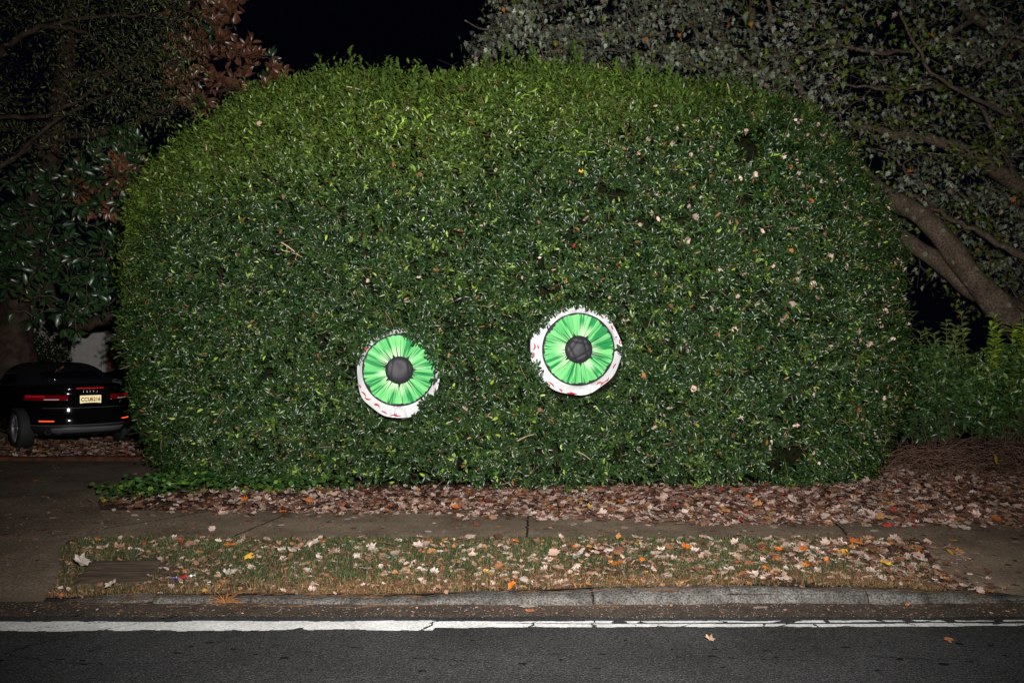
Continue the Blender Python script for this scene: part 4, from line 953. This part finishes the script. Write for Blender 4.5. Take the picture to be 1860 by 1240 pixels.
ss = lambda x0, x1, n, h0, h1: [(rng.uniform(x0, x1), rng.uniform(-.3, .2), h0 + rng.uniform(-.1, .1), h1 + rng.uniform(-.22, .05)) for _ in range(n)]
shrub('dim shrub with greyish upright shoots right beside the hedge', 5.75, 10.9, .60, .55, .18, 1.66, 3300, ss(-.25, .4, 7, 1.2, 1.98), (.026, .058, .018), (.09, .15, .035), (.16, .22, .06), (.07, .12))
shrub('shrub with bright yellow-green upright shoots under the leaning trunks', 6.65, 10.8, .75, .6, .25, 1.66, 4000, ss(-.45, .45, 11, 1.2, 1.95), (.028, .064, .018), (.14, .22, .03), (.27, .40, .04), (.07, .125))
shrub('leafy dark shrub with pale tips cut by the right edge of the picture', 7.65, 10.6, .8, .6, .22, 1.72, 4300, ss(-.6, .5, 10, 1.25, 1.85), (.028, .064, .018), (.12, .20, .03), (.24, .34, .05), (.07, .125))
tb = Tubes()
for i in range(1500):
    x = rng.uniform(5.0, 7.6); y = rng.uniform(9.9, 10.7); z = rng.uniform(0.0, .40) * (1 - .3 * abs((x - 6.2) / 1.4)); l = rng.uniform(.12, .5); a = rng.uniform(0, 6.28); e = rng.normal(-.25, .25)
    d = np.array([math.cos(a), math.sin(a) * .5, e]) * l
    tb.add(bez((x, y - .3 * (.5 - z), max(z, .01)), (x + d[0], y + d[1] - .3 * (.5 - z), max(z + d[2], .01)), (rng.normal(0, .06), rng.normal(0, .05), rng.uniform(0, .12)), 6), rng.uniform(.002, .006), 4, np.array((.12, .07, .05)) * rng.uniform(.3, 1.5))
link('vine_tangle', tb.mesh('vine_tangle'), M_twig, label='low tangle of bare brown vine stems under the right shrubs', cat='vines', kind='stuff')
# dark evergreen bush beyond the car
shrub('dark bush growing between the parked black car and the house', -11.1, 18.4, .95, .8, .4, 2.25, 3200, [], (.012, .020, .008), (.03, .035, .012), (.05, .06, .02), (.06, .12), None)

# ------------------------------------------------------------------ cars
M_black = mat('black_car_paint', (.003, .003, .004), .10, .4, coat=.0)
M_silver = mat('grey_car_paint', (.16, .17, .19), .35, .5, .4, coat=.5)
M_top = mat('soft_top_cloth', (.008, .009, .013), .85, .15, nscale=60, namt=.2)
M_glass = mat('dark_glass', (.004, .006, .008), .05, .6)
M_tyre = mat('tyre_rubber', (.018, .018, .018), .7, .3)
M_rim = mat('wheel_alloy', (.35, .35, .37), .35, .5, .7)
M_trim = mat('grey_trim', (.10, .10, .11), .45, .5)
M_dtrim = mat('black_trim', (.012, .012, .013), .5, .4)
M_chrome = mat('chrome', (.55, .55, .58), .2, .5, 1)
M_tail = mat('tail_lamp_red', (.13, .002, .006), .15, .6, emit=(1, .01, .03), estr=.022, coat=0)  # faint emission imitates flash returned by the red lens; lamp is not lit
M_clear = mat('tail_lamp_clear', (.4, .38, .4), .25, .6, .3, emit=(.9, .8, .85), estr=.22)  # unlit clear lens; its glow stands in for the flash bouncing back
M_stop = mat('brake_lamp', (.4, .005, .01), .3, .5, emit=(1, .02, .04), estr=.28)  # added emission imitates returned flash, not a braking light
M_refl = mat('reflector', (.5, .04, .02), .3, .5, emit=(1, .10, .02), estr=1.3)  # gives no light itself; emission stands in for retroreflected flash
M_plate = mat('plate_sheeting', (.85, .74, .48), .42, .8, .35, emit=(1, .78, .40), estr=.6)  # emission imitates the sheeting sending the flash back; plate is no light source
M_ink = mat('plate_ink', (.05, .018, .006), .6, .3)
M_peach = mat('peach_print', (.85, .42, .12), .5, .3, emit=(1, .5, .12), estr=.35)  # printed peach given a glow in place of retroreflected flash
class Car:
    def __init__(s, L, lev, n=3.8, nose=.16): s.L = L; s.lev = np.array(lev, float); s.n = n; s.nose = nose
    def surf(s, th, z, out=0.0):
        th = np.asarray(th, float); z = np.asarray(z, float) + 0 * th
        hw = np.interp(z, s.lev[:, 0], s.lev[:, 1]); r0 = np.interp(z, s.lev[:, 0], s.lev[:, 2]); r1 = np.interp(z, s.lev[:, 0], s.lev[:, 3])
        c, q = np.cos(th), np.sin(th); rr = (np.abs(c) ** s.n + np.abs(q) ** s.n) ** (-1 / s.n)
        a = (s.L - r0 - r1) / 2 + out; b = hw + out; uc = (s.L - r1 + r0) / 2
        u = uc + a * rr * c; y = b * rr * q; zz = z - s.nose * sm(s.L * .68, s.L, u) * sm(.45, .95, z)
        return np.stack([u, y, zz], -1)
    def patch(s, name, root, m, tha, thb, z0, z1, out=.006, nu=24, nz=5, thick=.012, shear=0):
        T_, Z_ = np.meshgrid(np.linspace(tha, thb, nu), np.linspace(z0, z1, nz)); Zs = Z_ + shear * (T_ - tha)
        V = s.surf(T_.ravel(), Zs.ravel(), out); V2 = s.surf(T_.ravel(), Zs.ravel(), out - thick)
        F1 = grid_faces(nz, nu); k = nu * nz
        ring = list(range(nu)) + [i * nu + nu - 1 for i in range(1, nz)] + [k - 1 - i for i in range(1, nu)] + [i * nu for i in range(nz - 2, 0, -1)]
        S_ = np.array([(ring[i], ring[(i + 1) % len(ring)], ring[(i + 1) % len(ring)] + k, ring[i] + k) for i in range(len(ring))])
        return link(name, np_mesh(name, np.vstack([V, V2]), np.vstack([F1, F1[:, ::-1] + k, S_])), m, root)
def th_at(car, y, z):           # plan angle on the rear face where the half width is y (left side positive)
    t = np.linspace(math.pi, math.pi / 2, 800); p = car.surf(t, z); return float(t[np.argmin(np.abs(p[:, 1] - abs(y)) + 10 * (p[:, 0] > 1.2))])
def car_body(car, root, paint, zs, wheels, wr, arch):
    nt_ = 260; th = np.arange(nt_) / nt_ * 2 * np.pi; V = [car.surf(th, z) for z in zs]
    ztop = zs[-1]; ringt = V[-1]
    for f, dz in [(.96, .008), (.85, .02), (.6, .03), (.3, .035), (.02, .036)]:
        r = ringt.copy(); uc = r[:, 0].mean(); r[:, 0] = uc + (r[:, 0] - uc) * (f + (1 - f) * .0); r[:, 1] *= f; r[:, 2] = ringt[:, 2] + dz * (1 - 0 * f); 
        if f < .5: r[:, 2] = r[:, 2] * .5 + r[:, 2].mean() * .5
        V.append(r)
    V = np.concatenate(V); nr_ = len(zs) + 5; Fq = grid_faces(nr_, nt_, True)
    dmin = np.min([np.hypot(V[:, 0] - wu, V[:, 2] - wr) for wu in wheels], axis=0); side = np.abs(V[:, 1]) > .5
    ins = (dmin < arch) & side; kill = ins[Fq].all(1)
    for wu in wheels:
        d = np.hypot(V[:, 0] - wu, V[:, 2] - wr); m = (d < arch) & side & (d > .05)
        k = arch / d[m]; V[m, 0] = wu + (V[m, 0] - wu) * k; V[m, 2] = wr + (V[m, 2] - wr) * k
    low = V[:, 2] < zs[0]; V[low, 2] = zs[0]
    b = link('body', np_mesh('car_body', V, Fq[~kill][:, ::-1]), paint, root)
    return b
def wheel(root, u, y, r, wd, spokes=5, sub=True):
    sgn = 1 if y > 0 else -1; wp = empty('wheel', (0, 0, 0)); wp.parent = root; wp.location = (u, y, r)
    a = np.arange(48) / 48 * 2 * np.pi; prof = [(r * .70, -wd / 2), (r * .93, -wd / 2), (r, -wd * .36), (r, wd * .36), (r * .93, wd / 2), (r * .74, wd / 2 + .004), (r * .70, wd * .36), (r * .70, -wd / 2)]
    V = np.concatenate([np.stack([q * np.cos(a), np.full(48, sgn * w_), q * np.sin(a)], 1) for q, w_ in prof])
    link('tyre', np_mesh('tyre', V, grid_faces(len(prof), 48, True)), M_tyre, wp)
    bm = bmesh.new()
    def ringm(r0, r1, w0, w1):
        vs = [[bm.verts.new((q * math.cos(t), sgn * w_, q * math.sin(t))) for t in a] for q, w_ in ((r0, w0), (r1, w0), (r1, w1), (r0, w1))]
        for i in range(4):
            for j in range(48): bm.faces.new((vs[i][j], vs[i][(j + 1) % 48], vs[(i + 1) % 4][(j + 1) % 48], vs[(i + 1) % 4][j]))
    ringm(r * .64, r * .705, wd * .30, wd * .44); ringm(.002, r * .17, wd * .22, wd * .38)
    for k in range(spokes):
        t = k / spokes * 2 * math.pi + .3
        for dt in (-.11, .11):
            c, s_ = math.cos(t), math.sin(t); v_ = []
            for (rr, hwid, w_) in ((r * .12, .016, wd * .34), (r * .66, .013, wd * .40)):
                off = dt * rr * 1.5
                for e in (-1, 1):
                    for dd in (0, -.02): v_.append(bm.verts.new((rr * c - (off + e * hwid) * s_, sgn * (w_ + dd), rr * s_ + (off + e * hwid) * c)))
            for f in ((0, 2, 6, 4), (1, 3, 7, 5), (0, 1, 5, 4), (2, 3, 7, 6), (0, 1, 3, 2), (4, 5, 7, 6)): bm.faces.new([v_[i] for i in f])
    me = bpy.data.meshes.new('rim'); bm.to_mesh(me); bm.free(); link('rim', me, M_rim, wp)
    Vd = np.concatenate([np.stack([q * np.cos(a), np.full(48, -sgn * wd * .1), q * np.sin(a)], 1) for q in (r * .7, r * .3, .001)])
    link('brake_disc', np_mesh('brake_disc', Vd, grid_faces(3, 48, True)), M_dtrim, wp)
    return wp
LV = [(.19, .76, .20, .2), (.25, .83, .10, .1), (.33, .885, .01, .02), (.46, .898, 0, 0), (.58, .90, .03, .03), (.68, .897, .035, .08), (.78, .885, .065, .14), (.88, .865, .10, .22), (.95, .84, .075, .3), (.975, .82, .085, .36), (.995, .79, .12, .42)]
car = Car(4.42, LV, 3.1); hd = R(135); ang_ = Vector((math.cos(hd), math.sin(hd)))
ctr = Vector((-7.24, 13.22)) - ang_ * .82
cr = empty('convertible', (ctr.x, ctr.y, .02), hd, label='black soft-top convertible parked on leaves with its rear turned to the road', cat='car')
zs = [.19, .22, .25, .29, .33, .38, .43, .48, .53, .58, .63, .68, .73, .78, .83, .88, .92, .95, .975, .995]
car_body(car, cr, M_black, zs, (.82, 3.42), .325, .365)
for u in (.82, 3.42):
    for y in (.765, -.765): wheel(cr, u, y, .325, .225)
V = np.array([(x, y, z) for x in (.5, 4.0) for y in (-.66, .66) for z in (.22, .5)]); link('underbody', np_mesh('underbody', V, np.array([(0, 1, 3, 2), (4, 6, 7, 5), (0, 4, 5, 1), (2, 3, 7, 6), (0, 2, 6, 4), (1, 5, 7, 3)]), smooth=False), M_dtrim, cr)
# soft top
TV = [(.99, .78, .62, 1.15), (1.06, .755, .78, 1.33), (1.14, .715, .98, 1.5), (1.22, .66, 1.20, 1.68), (1.28, .60, 1.42, 1.82), (1.32, .53, 1.62, 1.95), (1.345, .44, 1.78, 2.05), (1.356, .34, 1.9, 2.1)]
top_ = Car(4.42, TV, 2.9, 0)
nt_ = 160; th = np.arange(nt_) / nt_ * 2 * np.pi; zt = np.concatenate([np.linspace(.985, 1.3, 16), np.linspace(1.31, 1.356, 8)])
V = [top_.surf(th, z) for z in zt]; l = V[-1]
for f in (.7, .35, .02): r = l.copy(); uc = r[:, 0].mean(); r[:, 0] = uc + (r[:, 0] - uc) * f; r[:, 1] *= f; r[:, 2] += .006 * (1 - f); V.append(r)
link('soft_top', np_mesh('soft_top', np.concatenate(V), grid_faces(len(V), nt_, True)[:, ::-1]), M_top, cr)
top_.patch('rear_window', cr, M_glass, math.pi + .60, math.pi - .60, 1.07, 1.215, .004, 30, 6)
for s_ in (1, -1): top_.patch('side_window', cr, M_glass, s_ * 2.05, s_ * .75, 1.03, 1.19, .004, 30, 6)
car.patch('belt_trim', cr, M_chrome, 2 * math.pi - 2.0, 2.0, .990, .996, .004, 60, 2) if False else None
bt = Tubes(); t_ = np.linspace(math.pi - 1.25, math.pi + 1.25, 60); bt.add(top_.surf(t_, .998, .012), .006, 6); link('belt_trim', bt.mesh('belt_trim'), M_chrome, cr)
for s_ in (1, -1):
    a0 = th_at(car, .31, .8) - math.pi; a1 = th_at(car, .74, .8) - math.pi
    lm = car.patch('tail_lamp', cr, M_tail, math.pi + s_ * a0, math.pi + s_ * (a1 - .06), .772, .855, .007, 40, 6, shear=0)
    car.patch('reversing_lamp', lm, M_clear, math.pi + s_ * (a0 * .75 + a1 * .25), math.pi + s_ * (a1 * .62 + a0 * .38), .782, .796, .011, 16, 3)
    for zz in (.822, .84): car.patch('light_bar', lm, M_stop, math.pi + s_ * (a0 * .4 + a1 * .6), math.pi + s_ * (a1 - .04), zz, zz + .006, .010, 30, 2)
    b0 = th_at(car, .50, .46) - math.pi; b1 = th_at(car, .66, .46) - math.pi
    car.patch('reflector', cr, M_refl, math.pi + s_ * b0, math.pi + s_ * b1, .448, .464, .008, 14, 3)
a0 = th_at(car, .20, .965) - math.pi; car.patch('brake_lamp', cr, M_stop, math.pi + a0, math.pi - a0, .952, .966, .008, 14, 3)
a0 = th_at(car, .52, .3) - math.pi; car.patch('diffuser', cr, M_trim, math.pi + a0 * 1.0, math.pi - a0 * 1.0, .262, .345, .014, 30, 4, thick=.03)
a0 = th_at(car, .80, .3) - math.pi; car.patch('bumper_lower_trim', cr, M_dtrim, math.pi + a0, math.pi - a0, .215, .385, .006, 40, 4, thick=.03)
tb = Tubes(); t_ = np.linspace(math.pi - a0 * .98, math.pi + a0 * .98, 50); tb.add(car.surf(t_, .388, .012), .006, 5); link('trim_strip', tb.mesh('trim_strip'), M_trim, cr)
tb = Tubes(); a1 = th_at(car, .62, .63) - math.pi; t_ = np.linspace(math.pi - a1, math.pi + a1, 40); tb.add(car.surf(t_, .655, .002), .004, 5); link('boot_seam', tb.mesh('boot_seam'), M_trim, cr)
for y in (.56, .44):
    p = car.surf(np.array([th_at(car, y, .3)]), .29)[0]; bm = bmesh.new()
    for i, (r0, uu) in enumerate(((.038, -.03), (.030, -.03), (.030, .10))):
        vs = [bm.verts.new((p[0] + uu, p[1] + r0 * 1.25 * math.cos(t), .285 + r0 * math.sin(t))) for t in np.arange(24) / 24 * 2 * math.pi]
        if i: [bm.faces.new((pv[j], pv[(j + 1) % 24], vs[(j + 1) % 24], vs[j])) for j in range(24)]
        pv = vs
    me = bpy.data.meshes.new('exhaust'); bm.to_mesh(me); bm.free(); link('exhaust_pipe', me, M_chrome, cr)
# four-ring emblem, number plate with its characters
rx = float(car.surf(np.array([math.pi]), .92)[0, 0]); tb = Tubes(); a = np.linspace(0, 2 * np.pi, 25)
em = empty('emblem', (0, 0, 0)); em.parent = cr
for i in range(4):
    tb = Tubes(); tb.add(np.stack([np.full(25, rx - .012 - i * .0006), (i - 1.5) * .048 + .031 * np.cos(a), .905 + .031 * np.sin(a)], 1), .0045, 5); link('ring', tb.mesh('ring'), M_chrome, em)
px_ = float(car.surf(np.array([math.pi]), .80)[0, 0])
def box_mesh(name, x0, x1, y0, y1, z0, z1, bev=0):
    bm = bmesh.new(); bmesh.ops.create_cube(bm, size=1); bmesh.ops.scale(bm, vec=(x1 - x0, y1 - y0, z1 - z0), verts=bm.verts); bmesh.ops.translate(bm, vec=((x0 + x1) / 2, (y0 + y1) / 2, (z0 + z1) / 2), verts=bm.verts)
    if bev: bmesh.ops.bevel(bm, geom=bm.edges, offset=bev, segments=2, affect='EDGES', profile=.5)
    me = bpy.data.meshes.new(name); bm.to_mesh(me); bm.free(); return me
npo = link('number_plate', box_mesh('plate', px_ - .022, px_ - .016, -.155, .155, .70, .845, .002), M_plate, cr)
def text(s_, size, loc, rz, m, parent, name='lettering', sx=1.0, bold=.0):
    cu = bpy.data.curves.new('t', 'FONT'); cu.body = s_; cu.size = size; cu.extrude = .0008; cu.offset = bold; cu.align_x = 'CENTER'; cu.align_y = 'CENTER'
    to = bpy.data.objects.new('t', cu); me = bpy.data.meshes.new_from_object(to); bpy.data.objects.remove(to); 
    o = link(name, me, m, parent); o.rotation_euler = (math.pi / 2, 0, rz); o.location = loc; o.scale = (sx, 1, 1); return o
text('CCU5216', .086, (px_ - .0240, 0, .780), -math.pi / 2, M_ink, npo, sx=.80, bold=.0022)
text('GEORGIA', .020, (px_ - .0240, 0, .716), -math.pi / 2, M_ink, npo, sx=1.2)
V = np.array([(px_ - .0232, 0, .778)] + [(px_ - .0232, .020 * math.cos(t) * (1 + .1 * math.sin(2 * t)), .778 + .022 * math.sin(t)) for t in np.arange(24) / 24 * 2 * math.pi])
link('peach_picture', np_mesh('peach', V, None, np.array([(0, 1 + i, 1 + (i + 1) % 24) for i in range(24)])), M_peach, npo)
link('plate_bracket', box_mesh('bracket', px_ - .0155, px_ - .002, -.165, .165, .695, .85, .003), M_dtrim, cr)
# two leaves lying on the soft top
q = top_.surf(np.array([math.pi - .12, math.pi - .3]), np.array([1.24, 1.19]), .01)
for i, (nm_, cc_) in enumerate([('rusty brown leaf lying on the rear window of the black car', 'rusty brown'), ('small tan leaf on the rear edge of the soft top', 'tan')]):
    wpt = cr.matrix_basis @ Vector(q[i]); wpt = Vector((ctr.x, ctr.y, .02)) + Matrix.Rotation(hd, 3, 'Z') @ Vector(q[i])
    put_leaf(wpt.x, wpt.y, wpt.z + .01, .11, cc_, nm_, None, .5)

# grey saloon farther up the drive, mostly behind the hedge
c2 = Car(4.6, [(a, b * 1.0, c, d) for a, b, c, d in LV], 3.4); r2 = empty('saloon_car', (-9.15, 16.6, .0), R(8), label='pale grey saloon parked behind the black convertible, half hidden by the hedge', cat='car')
car_body(c2, r2, M_silver, zs, (.9, 3.6), .33, .37)
for u in (.9, 3.6):
    for y in (.79, -.79): wheel(r2, u, y, .33, .21)
T2 = [(.99, .80, .25, 1.0), (1.10, .76, .55, 1.3), (1.20, .71, .85, 1.55), (1.30, .65, 1.2, 1.8), (1.36, .58, 1.5, 2.0), (1.39, .45, 1.75, 2.15), (1.40, .3, 1.95, 2.25)]
t2 = Car(4.6, T2, 3.2, 0); zt = np.concatenate([np.linspace(.985, 1.33, 14), np.linspace(1.34, 1.40, 8)]); V = [t2.surf(th[:nt_], z) for z in zt]; l = V[-1]
for f in (.7, .35, .02): r = l.copy(); uc = r[:, 0].mean(); r[:, 0] = uc + (r[:, 0] - uc) * f; r[:, 1] *= f; r[:, 2] += .006 * (1 - f); V.append(r)
link('cabin', np_mesh('cabin', np.concatenate(V), grid_faces(len(V), nt_, True)[:, ::-1]), M_silver, r2)
for s_ in (1, -1):
    t2.patch('side_window', r2, M_glass, s_ * 2.55, s_ * 1.72, 1.03, 1.31, .004, 24, 6); t2.patch('side_window', r2, M_glass, s_ * 1.62, s_ * .6, 1.03, 1.31, .004, 24, 6)
t2.patch('rear_window', r2, M_glass, math.pi + .42, math.pi - .42, 1.04, 1.30, .004, 24, 6); t2.patch('windscreen', r2, M_glass, -.42, .42, 1.04, 1.30, .004, 24, 6)
for s_ in (1, -1):
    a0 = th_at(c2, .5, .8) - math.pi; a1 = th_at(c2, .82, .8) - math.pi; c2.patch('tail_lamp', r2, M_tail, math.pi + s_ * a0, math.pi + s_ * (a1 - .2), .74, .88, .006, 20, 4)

# ------------------------------------------------------------------ house, picket fence, timber edging
M_board = mat('white_boards', (.52, .50, .47), .7, .3, nscale=5, namt=.12)
M_brick = mat('brick', (.20, .075, .05), .9, .2, nscale=24, namt=.4)
M_tan = mat('tan_panel', (.42, .30, .17), .7, .3, nscale=8, namt=.15)
M_roof = mat('roof_shingle', (.035, .033, .032), .9, .1, nscale=18, namt=.4)
def boxes(name, L_, m, parent, **k):
    bm = bmesh.new()
    for (x0, x1, y0, y1, z0, z1) in L_:
        g_ = bmesh.ops.create_cube(bm, size=1); bmesh.ops.scale(bm, vec=(x1 - x0, y1 - y0, z1 - z0), verts=g_['verts']); bmesh.ops.translate(bm, vec=((x0 + x1) / 2, (y0 + y1) / 2, (z0 + z1) / 2), verts=g_['verts'])
    me = bpy.data.meshes.new(name); bm.to_mesh(me); bm.free(); return link(name, me, m, parent, **k)
h = empty('house', (-11.3, 22, 0), label='low house with white board wall and tan panelled side beyond the parked cars', cat='house')
boxes('wall', [(-7, -.0, .0, .2, 0, 2.75)] + [(-7 + i * .2, -7 + i * .2 + .04, -.02, -.002, 0, 2.75) for i in range(34)], M_board, h)
boxes('corner_post', [(.002, .105, -.06, .09, 0, 2.2)], M_board, h)
boxes('brick_wall', [(.012, .09, .095, .55, 0, 2.0), (-.2, 4.0, 4.6, 4.8, 0, 2.6)], M_brick, h) if False else boxes('brick_wall', [(.112, .24, .02, .22, 0, 1.66)], M_brick, h)
pn = boxes('window_panel', [(.245, .53, .06, .16, .5, 1.66)], M_tan, h); boxes('frame', [(.535, .66, .02, .2, .3, 1.66), (.245, .53, .03, .19, .3, .495)], M_board, pn)
pn = boxes('window_panel', [(.80, 1.5, .06, .16, .5, 1.66)], mat('brown_panel', (.13, .07, .05), .7, .3, nscale=8, namt=.15), h); boxes('frame', [(.665, .795, .03, .19, .3, 1.66), (1.505, 1.65, .02, .2, .3, 1.66), (.80, 1.5, .03, .19, .3, .495)], M_board, pn)
boxes('beam', [(.11, 3.2, -.02, .24, 1.665, 1.78)], M_board, h); boxes('upper_wall', [(.11, .4, .1, .3, 1.9, 2.2)], M_board, h); boxes('brick_course', [(.0, .38, .02, .3, 2.205, 2.55)], M_brick, h)
boxes('side_wall', [(1.655, 7, .02, .2, 0, 1.66)], M_board, h)
rf = boxes('roof', [(-7.4, 7.4, -.5, 5.5, 2.76, 2.9), (.11, 7.2, -.10, 2.6, 1.79, 1.86)], M_roof, h)
tb = Tubes(); tb.add(np.array([(.055, -.1, 0), (.055, -.1, 1.7), (.06, -.1, 1.86), (.14, -.12, 1.98), (.28, -.15, 2.08), (.4, -.16, 2.12)]), .032, 8); link('downpipe', tb.mesh('downpipe'), M_board, h)
fr_ = empty('picket_fence', (-12.4, 20.2, 0), label='white picket fence showing just above the roof of the black car', cat='fence')
for i in range(16):
    x = -1.0 + i * .155; bm = bmesh.new(); vs = [[bm.verts.new((x + a_, y_, z_)) for a_, z_ in ((0, .08), (.10, .08), (.10, 1.27), (.05, 1.36), (0, 1.27))] for y_ in (0, .02)]
    bm.faces.new(vs[0]); bm.faces.new(vs[1][::-1]); [bm.faces.new((vs[0][j], vs[1][j], vs[1][(j + 1) % 5], vs[0][(j + 1) % 5])) for j in range(5)]
    me = bpy.data.meshes.new('picket'); bm.to_mesh(me); bm.free(); link('picket', me, M_board, fr_)
boxes('rail', [(-1.05, 1.5, .021, .06, .3, .38)], M_board, fr_); boxes('rail', [(-1.05, 1.5, .021, .06, 1.0, 1.08)], M_board, fr_)
xe = np.linspace(-14, -4.75, 80); V = []
for (dy, dz) in ((0, -.02), (0, .045), (.03, .06), (.13, .06), (.16, .045), (.16, -.02)):
    V.append(np.stack([xe, 11.33 + dy + .02 * np.sin(xe * 2), dz + .006 * np.sin(xe * 5 + dy * 9)], 1))
link('timber_edging', np_mesh('timber_edging', np.concatenate(V), grid_faces(6, 80)), mat('edging_wood', (.07, .028, .018), .9, .1, nscale=6, namt=.5, bump=.5), label='low reddish timber edging between the driveway and the leafy parking bed', cat='edging')
